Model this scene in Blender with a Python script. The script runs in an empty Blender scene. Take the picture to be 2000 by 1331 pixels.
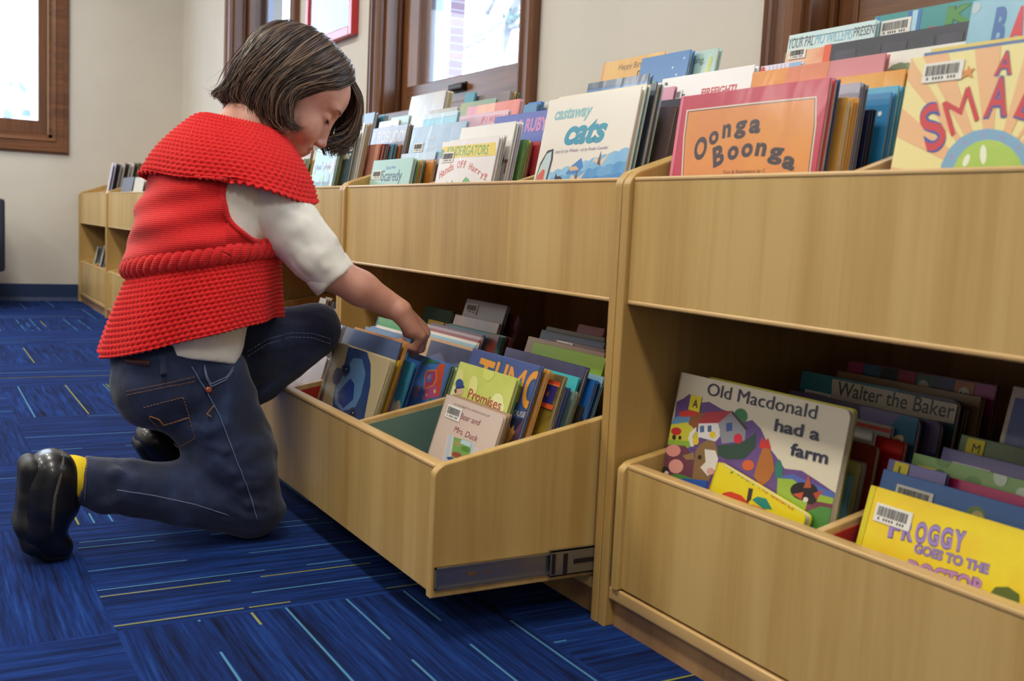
import bpy, bmesh, math, random
import numpy as np
from mathutils import Vector, Matrix
random.seed(7)
SC = bpy.context.scene
COL = SC.collection
# ------------------------------------------------------------------ camera
FPX = 2042.31
CAM = np.array([6.864, -0.8763, 0.5783])
PITCH, YAW, ROLL = -0.1081, 1.0481, 0.0479
_f = np.array([math.cos(PITCH)*-math.sin(YAW), math.cos(PITCH)*math.cos(YAW), math.sin(PITCH)])
_r = np.array([math.cos(YAW), math.sin(YAW), 0.0])
_u = np.cross(_r, _f)
_c, _s = math.cos(ROLL), math.sin(ROLL)
CR, CU = _c*_r + _s*_u, _c*_u - _s*_r
cam = bpy.data.cameras.new('camera'); cam.sensor_width = 36; cam.lens = FPX/2000*36
cam.clip_start = .02; cam.clip_end = 200
cam.dof.use_dof = True; cam.dof.focus_distance = 1.95; cam.dof.aperture_fstop = 7.0
camo = bpy.data.objects.new('camera', cam); COL.objects.link(camo)
camo.matrix_world = Matrix(((CR[0], CU[0], -_f[0], CAM[0]), (CR[1], CU[1], -_f[1], CAM[1]), (CR[2], CU[2], -_f[2], CAM[2]), (0, 0, 0, 1)))
SC.camera = camo

def at(u, v, x=None, y=None, z=None):
    """the place in the room that a point of the photograph shows, once one of its coordinates is known"""
    d = _f + CR*(u-1000)/FPX - CU*(v-665.5)/FPX
    k = (x-CAM[0])/d[0] if x is not None else (y-CAM[1])/d[1] if y is not None else (z-CAM[2])/d[2]
    return CAM + k*d

# ------------------------------------------------------------------ light
vs = SC.view_settings
vs.view_transform = 'Standard'; vs.look = 'None'; vs.gamma = 1; vs.use_curve_mapping = False
vs.exposure = 0.0
W = bpy.data.worlds.new('sky'); SC.world = W; W.use_nodes = True
W.node_tree.nodes['Background'].inputs[0].default_value = (.70, .84, 1, 1)
W.node_tree.nodes['Background'].inputs[1].default_value = 6.5

def area(name, loc, rot, sx, sy, power, col, spread=180, portal=False):
    l = bpy.data.lights.new(name, 'AREA'); l.shape = 'RECTANGLE'; l.size = sx; l.size_y = sy
    l.energy = power; l.color = col; l.spread = math.radians(spread)
    if portal: l.cycles.is_portal = True
    o = bpy.data.objects.new(name, l); COL.objects.link(o); o.location = loc; o.rotation_euler = rot
    return o
CEIL = 2.75
WARM = (1, .95, .85)
for x, pw in ((1.2, (34, 32, 26)), (3.5, (34, 32, 26)), (5.8, (37, 9, 6)), (8.1, (35, 3, 2))):
    for y, p in zip((-1.05, -2.75, -4.4), pw):
        area('ceiling_light', (x, y, CEIL-.06), (0, 0, 0), 1.2, .3, p, WARM)
WINX = [1.10, 3.17, 5.255]        # left edge of the casing of each window
for wx in WINX:                   # daylight through the windows of the shelf wall
    area('window_daylight', (wx+.6, .875, 1.6), (math.radians(-90), 0, 0), 1.0, 1.3, 1, (1, 1, 1), portal=True)
area('window_daylight', (-.29, -.90, 1.60), (0, math.radians(-90), 0), 1.3, 1.6, 1, (1, 1, 1), portal=True)

# ------------------------------------------------------------------ helpers
def lin(c):
    c = c/255
    return c/12.92 if c <= .04045 else ((c+.055)/1.055)**2.4
def rgb(*c):
    if len(c) == 1: c = c[0]
    if isinstance(c, str):
        c = c.lstrip('#'); c = tuple(int(c[i:i+2], 16) for i in (0, 2, 4))
    return tuple(lin(v) for v in c) + (1.0,)

MATS = {}
def nodes(m):
    m.use_nodes = True
    t = m.node_tree
    return t, t.nodes['Principled BSDF']
def N(t, kind, **kw):
    n = t.nodes.new(kind)
    for k, v in kw.items(): setattr(n, k, v)
    return n
def coords(t, scale=(1, 1, 1), rot=(0, 0, 0), kind='Object'):
    tc = N(t, 'ShaderNodeTexCoord'); mp = N(t, 'ShaderNodeMapping')
    mp.inputs['Scale'].default_value = scale; mp.inputs['Rotation'].default_value = rot
    t.links.new(tc.outputs[kind], mp.inputs[0]); return mp.outputs[0]
def noise(t, vec, scale=5, detail=3, rough=.55, dist=0):
    n = N(t, 'ShaderNodeTexNoise'); n.inputs['Scale'].default_value = scale; n.inputs['Detail'].default_value = detail
    n.inputs['Roughness'].default_value = rough; n.inputs['Distortion'].default_value = dist
    if vec is not None: t.links.new(vec, n.inputs['Vector'])
    return n.outputs['Fac']
def ramp(t, fac, stops, interp='LINEAR'):
    r = N(t, 'ShaderNodeValToRGB'); e = r.color_ramp.elements; r.color_ramp.interpolation = interp
    while len(e) < len(stops): e.new(.5)
    for el, (p, c) in zip(e, stops): el.position = p; el.color = c
    t.links.new(fac, r.inputs[0]); return r.outputs[0]
def bump(t, b, h, strength=.3, dist=.002):
    n = N(t, 'ShaderNodeBump'); n.inputs['Strength'].default_value = strength; n.inputs['Distance'].default_value = dist
    t.links.new(h, n.inputs['Height']); t.links.new(n.outputs[0], b.inputs['Normal'])
def mixc(t, fac, a, b, mode='MIX'):
    n = N(t, 'ShaderNodeMix', data_type='RGBA', blend_type=mode)
    if isinstance(fac, float) or isinstance(fac, int): n.inputs[0].default_value = fac
    else: t.links.new(fac, n.inputs[0])
    for i, v in ((6, a), (7, b)):
        if isinstance(v, tuple): n.inputs[i].default_value = v
        else: t.links.new(v, n.inputs[i])
    return n.outputs[2]
def math_(t, op, a, b=None, c=None):
    n = N(t, 'ShaderNodeMath', operation=op)
    for i, v in enumerate((a, b, c)):
        if v is None: continue
        if isinstance(v, (int, float)): n.inputs[i].default_value = v
        else: t.links.new(v, n.inputs[i])
    return n.outputs[0]

def mat(name, col, rough=.5, col2=None, nscale=20, stretch=(1, 1, 1), bumpy=None, coat=0, metal=0, spec=.5, sheen=0, amt=(.35, .65)):
    """plain surface; col2 mottles it by noise, bumpy=(scale, strength, distance)"""
    if name in MATS: return MATS[name]
    m = bpy.data.materials.new(name); t, b = nodes(m)
    c = col if len(col) == 4 else rgb(col)
    b.inputs['Base Color'].default_value = c; b.inputs['Roughness'].default_value = rough
    b.inputs['Metallic'].default_value = metal; b.inputs['Specular IOR Level'].default_value = spec
    if coat: b.inputs['Coat Weight'].default_value = coat; b.inputs['Coat Roughness'].default_value = .06
    if sheen: b.inputs['Sheen Weight'].default_value = sheen; b.inputs['Sheen Roughness'].default_value = .4
    if col2 is not None:
        c2 = col2 if len(col2) == 4 else rgb(col2)
        t.links.new(ramp(t, noise(t, coords(t, stretch), nscale, 4), [(amt[0], c), (amt[1], c2)]), b.inputs['Base Color'])
    if bumpy:
        bump(t, b, noise(t, coords(t, stretch), bumpy[0], 3), bumpy[1], bumpy[2])
    m.diffuse_color = c
    MATS[name] = m; return m

def tag(o, label, cat, group=None):
    o['label'] = label; o['category'] = cat
    if group: o['group'] = group
    return o
def empty(name, loc=(0, 0, 0), rot=(0, 0, 0), parent=None):
    o = bpy.data.objects.new(name, None); COL.objects.link(o); o.location = loc; o.rotation_euler = rot
    o.empty_display_size = .05
    if parent: o.parent = parent
    return o
def obj(name, bm, mats, parent=None, loc=(0, 0, 0), smooth=False, angle=None):
    """links a bmesh as one mesh object"""
    me = bpy.data.meshes.new(name); bm.to_mesh(me); bm.free()
    return obj_me(name, me, mats, parent, loc, smooth, angle)
def obj_me(name, me, mats, parent=None, loc=(0, 0, 0), smooth=False, angle=None):
    for m in (mats if isinstance(mats, (list, tuple)) else [mats]): me.materials.append(m)
    o = bpy.data.objects.new(name, me); COL.objects.link(o); o.location = loc
    if parent: o.parent = parent
    if smooth:
        me.polygons.foreach_set('use_smooth', [True]*len(me.polygons))
        if angle: me.set_sharp_from_angle(angle=math.radians(angle))
    return o
def box(bm, lo, hi, bev=0, mi=0, seg=2):
    x0, y0, z0 = lo; x1, y1, z1 = hi
    v = [bm.verts.new(p) for p in ((x0, y0, z0), (x1, y0, z0), (x1, y1, z0), (x0, y1, z0), (x0, y0, z1), (x1, y0, z1), (x1, y1, z1), (x0, y1, z1))]
    fs = [bm.faces.new([v[i] for i in q]) for q in ((0, 3, 2, 1), (4, 5, 6, 7), (0, 1, 5, 4), (1, 2, 6, 5), (2, 3, 7, 6), (3, 0, 4, 7))]
    for f in fs: f.material_index = mi
    if bev:
        es = list({e for f in fs for e in f.edges})
        r = bmesh.ops.bevel(bm, geom=es, offset=bev, segments=seg, affect='EDGES', profile=.6)
        for f in r['faces']: f.material_index = mi
    return fs
def prism(bm, pts, axis, a, b, bev=0, mi=0, seg=2):
    """extrudes a polygon given in the two other axes along `axis` from a to b"""
    def P(p, k):
        return {'x': (k, p[0], p[1]), 'y': (p[0], k, p[1]), 'z': (p[0], p[1], k)}[axis]
    A = [bm.verts.new(P(p, a)) for p in pts]; B = [bm.verts.new(P(p, b)) for p in pts]
    n = len(pts); fs = [bm.faces.new(A), bm.faces.new(B[::-1])]
    for i in range(n): fs.append(bm.faces.new((A[(i+1) % n], A[i], B[i], B[(i+1) % n])))
    bmesh.ops.recalc_face_normals(bm, faces=fs)
    for f in fs: f.material_index = mi
    if bev:
        es = list({e for f in fs[:2] for e in f.edges}) if n > 8 else list({e for f in fs for e in f.edges})
        r = bmesh.ops.bevel(bm, geom=es, offset=bev, segments=seg, affect='EDGES', profile=.6, clamp_overlap=True)
        for f in r['faces']: f.material_index = mi
    return fs
def tube(bm, pts, r, n=8, mi=0, cap=True):
    """a round bar through the points; r a number or one per point"""
    pts = [Vector(p) for p in pts]; rs = r if isinstance(r, (list, tuple)) else [r]*len(pts)
    rings = []; up = None
    for i, p in enumerate(pts):
        d = (pts[min(i+1, len(pts)-1)] - pts[max(i-1, 0)])
        if d.length < 1e-9: d = Vector((0, 0, 1))
        d.normalize()
        if up is None:
            up = d.orthogonal().normalized()
        up = (up - d*up.dot(d)).normalized(); s = d.cross(up)
        rings.append([bm.verts.new(p + (up*math.cos(2*math.pi*k/n) + s*math.sin(2*math.pi*k/n))*rs[i]) for k in range(n)])
    for A, B in zip(rings, rings[1:]):
        for k in range(n):
            f = bm.faces.new((A[k], A[(k+1) % n], B[(k+1) % n], B[k])); f.material_index = mi; f.smooth = True
    if cap:
        for R_ in (rings[0][::-1], rings[-1]):
            f = bm.faces.new(R_); f.material_index = mi
def newbm(): return bmesh.new()
def structure(o):
    o['kind'] = 'structure'; return o
# ------------------------------------------------------------------ room materials
def wood(name, light, dark, grain_axis='z', rough=.38, s=1.0, coat=.15, ring=.5):
    m = bpy.data.materials.new(name); t, b = nodes(m)
    k = {'z': (1, 1, .045), 'x': (.045, 1, 1), 'y': (1, .045, 1)}[grain_axis]
    v = coords(t, tuple(a*s for a in k))
    n1 = noise(t, v, 9, 4, .55, 1.2); n2 = noise(t, v, 70, 3, .6)
    f = math_(t, 'ADD', math_(t, 'MULTIPLY', n1, .72), math_(t, 'MULTIPLY', n2, .28))
    c = ramp(t, f, [(.36, rgb(dark)), (.5, tuple(.5*(p+q) for p, q in zip(rgb(dark), rgb(light)))), (.60, rgb(light))])
    t.links.new(c, b.inputs['Base Color'])
    b.inputs['Roughness'].default_value = rough; b.inputs['Coat Weight'].default_value = coat; b.inputs['Coat Roughness'].default_value = .25
    bump(t, b, n2, .06, .001)
    return m
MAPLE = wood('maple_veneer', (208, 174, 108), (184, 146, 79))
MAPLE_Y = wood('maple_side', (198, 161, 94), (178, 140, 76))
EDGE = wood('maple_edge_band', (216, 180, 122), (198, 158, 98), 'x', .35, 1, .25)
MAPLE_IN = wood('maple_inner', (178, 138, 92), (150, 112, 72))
OAK = wood('stained_oak', (124, 78, 44), (84, 48, 26), 'z', .36, 1.6, .2)
OAKX = wood('stained_oak_rail', (128, 82, 46), (86, 50, 28), 'x', .36, 1.6, .2)
OAKY = wood('stained_oak_sill', (124, 78, 44), (84, 48, 26), 'y', .36, 1.6, .2)
WALL = mat('painted_wall', rgb(216, 211, 200), .75, rgb(211, 206, 195), 3, bumpy=(240, .12, .002))
CEILM = mat('ceiling_tile', rgb(226, 222, 210), .9, bumpy=(150, .3, .003))
BASEM = mat('blue_rubber_base', rgb(24, 50, 92), .45)

def carpet():
    m = bpy.data.materials.new('blue_carpet'); t, b = nodes(m)
    tc = N(t, 'ShaderNodeTexCoord'); sp = N(t, 'ShaderNodeSeparateXYZ'); t.links.new(tc.outputs['Object'], sp.inputs[0])
    T = .54
    gx = math_(t, 'DIVIDE', math_(t, 'SUBTRACT', sp.outputs[0], 5.405-30*T), T); gy = math_(t, 'DIVIDE', math_(t, 'ADD', sp.outputs[1], .64+30*T), T)
    ix = math_(t, 'FLOOR', gx); iy = math_(t, 'FLOOR', gy)
    chk = math_(t, 'MODULO', math_(t, 'ADD', ix, iy), 2.0)      # 1: threads run along y
    fx = math_(t, 'FRACT', gx); fy = math_(t, 'FRACT', gy)
    def mixf(f, a, c):
        n = N(t, 'ShaderNodeMix', data_type='FLOAT')
        t.links.new(f, n.inputs[0]); t.links.new(a, n.inputs[2]); t.links.new(c, n.inputs[3]); return n.outputs[0]
    across = mixf(chk, fy, fx); along = mixf(chk, fx, fy)
    tid = math_(t, 'ADD', math_(t, 'MULTIPLY', ix, 3.17), math_(t, 'MULTIPLY', iy, 7.31))
    def vec(a, bb, c):
        n = N(t, 'ShaderNodeCombineXYZ')
        for i, v in enumerate((a, bb, c)):
            if isinstance(v, (int, float)): n.inputs[i].default_value = v
            else: t.links.new(v, n.inputs[i])
        return n.outputs[0]
    def wn(v):
        n = N(t, 'ShaderNodeTexWhiteNoise', noise_dimensions='3D'); t.links.new(v, n.inputs[0]); return n.outputs[0]
    # streaks of yarn: fine in the width, long in the length
    st = noise(t, vec(math_(t, 'MULTIPLY', across, 95.0), math_(t, 'MULTIPLY', along, 3.0), tid), 1.0, 3, .75)
    st2 = noise(t, vec(math_(t, 'MULTIPLY', across, 26.0), math_(t, 'MULTIPLY', along, 1.5), tid), 1.0, 2, .6)
    s = math_(t, 'ADD', math_(t, 'MULTIPLY', st, .65), math_(t, 'MULTIPLY', st2, .35))
    c = ramp(t, s, [(.34, rgb(10, 17, 46)), (.47, rgb(15, 40, 96)), (.55, rgb(20, 54, 124)), (.70, rgb(38, 80, 152))])
    # whole tiles differ a little
    c = mixc(t, math_(t, 'MULTIPLY', wn(vec(ix, iy, 3.0)), .28), c, rgb(10, 22, 58))
    # accent threads
    def accent(c, nlines, seed, thr, col, width):
        a = math_(t, 'MULTIPLY', across, float(nlines)); ia = math_(t, 'FLOOR', a); fa = math_(t, 'FRACT', a)
        on = math_(t, 'GREATER_THAN', wn(vec(math_(t, 'ADD', ia, seed), ix, iy)), thr)
        line = math_(t, 'LESS_THAN', math_(t, 'ABSOLUTE', math_(t, 'SUBTRACT', fa, .5)), width)
        brk = noise(t, vec(math_(t, 'ADD', math_(t, 'MULTIPLY', ia, 5.3), tid), math_(t, 'MULTIPLY', along, 2.6), seed), 1.0, 1)
        seg = math_(t, 'GREATER_THAN', brk, .43)
        f = math_(t, 'MULTIPLY', math_(t, 'MULTIPLY', on, line), seg)
        return mixc(t, math_(t, 'MULTIPLY', f, .62), c, col)
    c = accent(c, 17, 1.7, .85, rgb(104, 172, 214), .055)
    c = accent(c, 13, 9.1, .94, rgb(186, 186, 60), .045)
    t.links.new(c, b.inputs['Base Color'])
    b.inputs['Roughness'].default_value = .95; b.inputs['Specular IOR Level'].default_value = .15
    fine = noise(t, coords(t), 900, 2)
    bump(t, b, math_(t, 'ADD', math_(t, 'MULTIPLY', st, 1.0), math_(t, 'MULTIPLY', fine, .7)), .7, .004)
    return m
CARPET = carpet()

# ------------------------------------------------------------------ room shell
RX0, RX1, RY0, RY1 = -.019, 9.6, -5.6, .6096
bm = newbm(); box(bm, (RX0-.3, RY0-.2, -.1), (RX1+.2, RY1+.3, 0)); structure(obj('floor', bm, CARPET))
bm = newbm(); box(bm, (RX0-.3, RY0-.2, CEIL), (RX1+.2, RY1+.3, CEIL+.1)); structure(obj('ceiling', bm, CEILM))
bm = newbm(); box(bm, (RX0-.2, RY0-.2, 0), (RX1+.2, RY0, CEIL)); structure(obj('wall_back', bm, WALL))
bm = newbm(); box(bm, (RX1, RY0, 0), (RX1+.2, RY1+.3, CEIL)); structure(obj('wall_right', bm, WALL))
# wall with the three windows, opening by opening
WT = .26; OPW = 1.187; WZ0, WZ1 = .925, 2.25; CAS = .092
bm = newbm()
xs = [RX0-.2]
for wx in WINX:
    box(bm, (xs[-1], RY1, 0), (wx+CAS, RY1+WT, CEIL)); box(bm, (wx+CAS, RY1, 0), (wx+OPW-CAS, RY1+WT, WZ0+.03)); box(bm, (wx+CAS, RY1, WZ1), (wx+OPW-CAS, RY1+WT, CEIL))
    xs.append(wx+OPW-CAS)
box(bm, (xs[-1], RY1, 0), (RX1+.2, RY1+WT, CEIL))
structure(obj('wall_front', bm, WALL))
FWY0, FWY1, FZ0, FZ1 = -1.75, -.053, .882, 2.25
bm = newbm()
box(bm, (RX0-WT, FWY1-CAS, 0), (RX0, RY1+WT, CEIL)); box(bm, (RX0-WT, RY0, 0), (RX0, FWY0+CAS, CEIL))
box(bm, (RX0-WT, FWY0+CAS, 0), (RX0, FWY1-CAS, FZ0+CAS)); box(bm, (RX0-WT, FWY0+CAS, FZ1-CAS), (RX0, FWY1-CAS, CEIL))
structure(obj('wall_left', bm, WALL))
bm = newbm()
prism(bm, [(RX0, 0), (RX0+.016, 0), (RX0+.010, .010), (RX0+.005, .022), (RX0+.004, .100), (RX0, .102)], 'y', RY0, .0); structure(obj('baseboard_left', bm, BASEM))

GLASS = bpy.data.materials.new('window_glass'); _t, _b = nodes(GLASS)
_g = N(_t, 'ShaderNodeBsdfGlossy'); _g.inputs['Roughness'].default_value = .02
_tr = N(_t, 'ShaderNodeBsdfTransparent'); _tr.inputs[0].default_value = (.96, .98, 1, 1)
_mx = N(_t, 'ShaderNodeMixShader'); _fr = N(_t, 'ShaderNodeLayerWeight'); _fr.inputs[0].default_value = .5
_t.links.new(math_(_t, 'ADD', math_(_t, 'MULTIPLY', math_(_t, 'POWER', _fr.outputs['Facing'], 5.0), .4), .025), _mx.inputs[0]); _t.links.new(_tr.outputs[0], _mx.inputs[1]); _t.links.new(_g.outputs[0], _mx.inputs[2])
_t.links.new(_mx.outputs[0], _t.nodes['Material Output'].inputs[0])
DARKM = mat('dark_bronze', rgb(42, 32, 28), .4, metal=.6)
STORM = mat('storm_frame', rgb(176, 190, 220), .5)

def casing_v(bm, x0, x1, y, z0, z1, flip=1):
    """moulded upright: stepped profile standing out from the wall"""
    w = x1-x0
    pr = [(0, 0), (0, .022), (.12, .030), (.2, .026), (.30, .026), (.36, .018), (.62, .018), (.70, .024), (.86, .020), (1, .012), (1, 0)]
    if flip < 0: pr = [(1-a, b) for a, b in pr][::-1]
    prism(bm, [(x0+a*w, y-b) for a, b in pr], 'z', z0, z1)
for k, wx in enumerate(WINX):
    e = structure(empty('window_%d' % (k+1), (wx+OPW/2, RY1, WZ0)))
    o = -np.array([wx+OPW/2, RY1, WZ0])
    L = tuple(o)
    x0, x1, y = wx, wx+OPW, RY1-.001
    bm = newbm(); casing_v(bm, x0, x0+CAS, y, WZ0-.06, WZ1+.1); casing_v(bm, x1-CAS, x1, y, WZ0-.06, WZ1+.1, -1)
    obj('window_casing', bm, OAK, e, L)
    bm = newbm(); box(bm, (x0, y-.02, WZ1), (x1, y, WZ1+.1), .003); obj('head_casing', bm, OAKX, e, L)
    bm = newbm(); box(bm, (x0+.09, y-.03, WZ0), (x1-.09, y+.10, WZ0+.03), .004); box(bm, (x0+.01, y-.016, WZ0-.07), (x1-.01, y, WZ0), .003); obj('window_stool', bm, OAKX, e, L)
    # jamb lining with a parting bead
    bm = newbm()
    for (a, b_) in ((x0+CAS-.002, x0+CAS+.016), (x1-CAS-.016, x1-CAS+.002)): box(bm, (a, y, WZ0+.03), (b_, y+.2, WZ1))
    for (a, b_) in ((x0+CAS+.016, x0+CAS+.028), (x1-CAS-.028, x1-CAS-.016)):
        box(bm, (a, y+.045, WZ0+.03), (b_, y+.058, WZ1), .002)
    obj('jamb', bm, OAK, e, L)
    # sash
    sy0, sy1 = y+.062, y+.10; sx0, sx1 = x0+CAS+.018, x1-CAS-.018
    bm = newbm()
    box(bm, (sx0, sy0, WZ0+.03), (sx0+.055, sy1, WZ1), .004); box(bm, (sx1-.055, sy0, WZ0+.03), (sx1, sy1, WZ1), .004)
    sash = obj('sash', bm, OAK, e, L)
    bm = newbm(); box(bm, (sx0+.055, sy0+.001, WZ0+.03), (sx1-.055, sy1, WZ0+.135), .004); obj('sash_rail', bm, OAKX, e, L)
    bm = newbm(); box(bm, (sx0+.05, y+.083, WZ0+.13), (sx1-.05, y+.086, WZ1)); obj('pane', bm, GLASS, e, L)
    bm = newbm(); xm = (sx0+sx1)/2
    box(bm, (xm-.05, sy0-.020, WZ0+.085), (xm+.05, sy0-.002, WZ0+.105), .005); box(bm, (xm-.045, sy0-.004, WZ0+.08), (xm+.045, sy0+.001, WZ0+.11), .001)
    obj('sash_lift', bm, DARKM, e, L)
    bm = newbm()     # storm frame outside
    for a in (sx0+.04, sx1-.075): box(bm, (a, y+.155, WZ0+.03), (a+.035, y+.185, WZ1), .003)
    box(bm, (sx0+.04, y+.155, WZ0+.03), (sx1-.04, y+.185, WZ0+.075), .003)
    obj('storm_frame', bm, STORM, e, L)
# window in the end wall, mitred casing all round
e = structure(empty('window_4', (RX0, (FWY0+FWY1)/2, FZ0))); L = tuple(-np.array([RX0, (FWY0+FWY1)/2, FZ0]))
bm = newbm()
prof = [(0, .012), (.14, .026), (.30, .026), (.36, .018), (.75, .018), (.80, .024), (1, .016)]
rect = [(FWY0, FZ0, 1, 1), (FWY1, FZ0, -1, 1), (FWY1, FZ1, -1, -1), (FWY0, FZ1, 1, -1)]
for i in range(4):
    (ya, za, da, ea), (yb, zb, db, eb) = rect[i], rect[(i+1) % 4]
    pa = [bm.verts.new((RX0+h, ya+da*CAS*s, za+ea*CAS*s)) for s, h in [(0, 0)]+prof+[(1, 0)]]; pb = [bm.verts.new((RX0+h, yb+db*CAS*s, zb+eb*CAS*s)) for s, h in [(0, 0)]+prof+[(1, 0)]]
    for j in range(len(pa)-1): bm.faces.new((pa[j], pa[j+1], pb[j+1], pb[j]))
bmesh.ops.recalc_face_normals(bm, faces=bm.faces[:])
obj('window_casing', bm, [OAKY], e, L)
bm = newbm()
y0, y1, z0, z1 = FWY0+CAS, FWY1-CAS, FZ0+CAS, FZ1-CAS
for lo, hi in (((RX0-.09, y0, z0), (RX0-.004, y0+.02, z1)), ((RX0-.09, y1-.02, z0), (RX0-.004, y1, z1)), ((RX0-.09, y0, z0), (RX0-.004, y1, z0+.02)), ((RX0-.09, y0, z1-.02), (RX0-.004, y1, z1))): box(bm, lo, hi)
obj('jamb', bm, OAKY, e, L)
bm = newbm(); fr = .075
for lo, hi in (((RX0-.06, y0+.02, z0+.02), (RX0-.02, y0+fr, z1-.02)), ((RX0-.06, y1-fr, z0+.02), (RX0-.02, y1-.022, z1-.02)), ((RX0-.059, y0+fr, z0+.02), (RX0-.021, y1-fr, z0+.10)), ((RX0-.059, y0+fr, z1-fr), (RX0-.021, y1-fr, z1-.02))): box(bm, lo, hi, .004)
obj('sash', bm, OAK, e, L)
bm = newbm(); box(bm, (RX0-.043, y0+fr-.005, z0+.095), (RX0-.040, y1-fr+.005, z1-fr+.005)); obj('pane', bm, GLASS, e, L)
bm = newbm(); box(bm, (RX0-.022, y1-.0235, z0+.02), (RX0-.012, y1-.0205, z1-.02)); obj('weather_strip', bm, mat('weather_strip', rgb(205, 190, 150), .6), e, L)

# red framed print between the windows
REDF = mat('red_lacquer', rgb(196, 32, 40), .3, coat=.4)
e = tag(empty('framed_print', (2.725, RY1, 1.28)), 'red framed print behind glass hanging between two windows', 'picture')
bm = newbm(); X0, X1, Z0, Z1 = -.275, .275, 0, .72; b_ = .035
for lo, hi in (((X0, -.03, Z0), (X0+b_, -.002, Z1)), ((X1-b_, -.03, Z0), (X1, -.002, Z1)), ((X0+b_, -.03, Z0), (X1-b_, -.002, Z0+b_)), ((X0+b_, -.03, Z1-b_), (X1-b_, -.002, Z1))): box(bm, lo, hi, .003)
obj('frame', bm, REDF, e)
bm = newbm(); box(bm, (X0+b_, -.016, Z0+b_), (X1-b_, -.006, Z1-b_)); obj('print', bm, mat('pale_print_reflection', rgb(226, 226, 236), .6, rgb(190, 200, 224), 7, (1, 1, .5)), e)  # bluish mottle: the glass reflection, painted into the white print's colour
bm = newbm(); box(bm, (X0+b_, -.0225, Z0+b_), (X1-b_, -.021, Z1-b_)); obj('cover_glass', bm, GLASS, e)

# ------------------------------------------------------------------ outside
BRICK = bpy.data.materials.new('brick'); _t, _b = nodes(BRICK)
_br = N(_t, 'ShaderNodeTexBrick'); _br.inputs['Scale'].default_value = 6; _br.inputs['Color1'].default_value = rgb(150, 112, 120); _br.inputs['Color2'].default_value = rgb(124, 96, 112); _br.inputs['Mortar'].default_value = rgb(150, 150, 165)
_t.links.new(coords(_t, (1, 1, 1), (math.radians(90), 0, 0)), _br.inputs[0]); _t.links.new(_br.outputs[0], _b.inputs['Base Color'])
bm = newbm(); p1 = at(906, 80, y=1.6)
box(bm, (p1[0]-.7, 1.15, -.5), (p1[0], 1.6, 4)); structure(obj('pillar_brick', bm, BRICK))
bm = newbm(); p1 = at(545, 40, y=2.4); box(bm, (p1[0]-.9, 1.9, -.5), (p1[0], 2.4, 4)); structure(obj('pillar_stone', bm, mat('pale_stone', rgb(200, 205, 215), .8, rgb(180, 186, 200), 8)))
bm = newbm(); box(bm, (-60, RY1+WT+.05, -.6), (60, 90, -.5)); box(bm, (-60, -60, -.6), (RX0-WT-.05, RY1+WT+.05, -.5)); structure(obj('ground', bm, mat('paving_outside', rgb(150, 150, 150), .9, rgb(120, 120, 125), 2)))
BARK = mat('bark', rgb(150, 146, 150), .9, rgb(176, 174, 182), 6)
def branch_px(pts, y, r):
    return [tuple(at(u, v, y=y)) for u, v in pts], r
TY = 6.0
t = tag(empty('bare_tree', tuple(at(965, 200, y=TY)*np.array([1, 1, 0])+np.array([0, 0, -.5]))), 'pale bare tree with forking branches seen through window', 'tree')
tl = tuple(-np.array(t.location)); bm = newbm()
b0 = at(965, 130, y=TY)
tube(bm, [(b0[0], TY, -.5), tuple(at(968, 160, y=TY)), tuple(at(972, 100, y=TY)), tuple(at(990, 55, y=TY)), tuple(at(1010, 0, y=TY)), tuple(at(1030, -60, y=TY))], [.16, .13, .11, .08, .06, .04], 10)
for pts, r in (([(972, 100), (955, 70), (950, 30), (935, -10), (925, -60)], .07), ([(965, 150), (940, 105), (920, 70), (915, 20), (925, -40)], .08), ([(955, 70), (930, 80), (905, 95)], .045), ([(920, 75), (950, 62), (985, 40)], .035), ([(990, 55), (1015, 50), (1040, 30)], .04), ([(950, 30), (965, 0), (975, -40)], .035), ([(940, 105), (915, 110), (880, 100)], .04)):
    P = [tuple(at(u, v, y=TY)) for u, v in pts]; tube(bm, P, [r*(1-.15*i) for i in range(len(P))], 8)
obj('branches', bm, BARK, t, tl)
bm = newbm()
for i in range(90):
    c = at(1000+random.gauss(0, 14), 30+random.gauss(0, 9), y=TY+random.uniform(-.2, .2)); a = random.uniform(.02, .05)
    d = Vector((random.uniform(-1, 1), random.uniform(-1, 1), random.uniform(-1, 1))).normalized()*a; e2 = d.orthogonal().normalized()*a*.5
    bm.faces.new([bm.verts.new(Vector(c)+k) for k in (d, e2, -d, -e2)])
obj('leaves', bm, mat('grey_green_leaf', rgb(120, 140, 135), .8), t, tl)
bm = newbm(); c = at(15, 205, x=-6.0)
rr = random.Random(3)
for i in range(420):
    p = Vector((-6+rr.gauss(0, .3), c[1]+rr.gauss(-.2, .35), c[2]-.75+rr.gauss(0, .42))); a = rr.uniform(.05, .11)
    d = Vector((rr.uniform(-1, 1), rr.uniform(-1, 1), rr.uniform(-1, 1))).normalized()*a; e2 = d.orthogonal().normalized()*a*.6
    bm.faces.new([bm.verts.new(p+k) for k in (d, e2, -d, -e2)])
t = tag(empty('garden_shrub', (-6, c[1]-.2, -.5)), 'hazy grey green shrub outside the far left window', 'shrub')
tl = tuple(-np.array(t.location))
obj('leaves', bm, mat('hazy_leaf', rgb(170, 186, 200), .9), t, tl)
bm = newbm(); tube(bm, [(-6, c[1]-.2, -.5), (-6, c[1]-.2, c[2]-.6)], .05); obj('stem', bm, BARK, t, tl)

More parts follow.
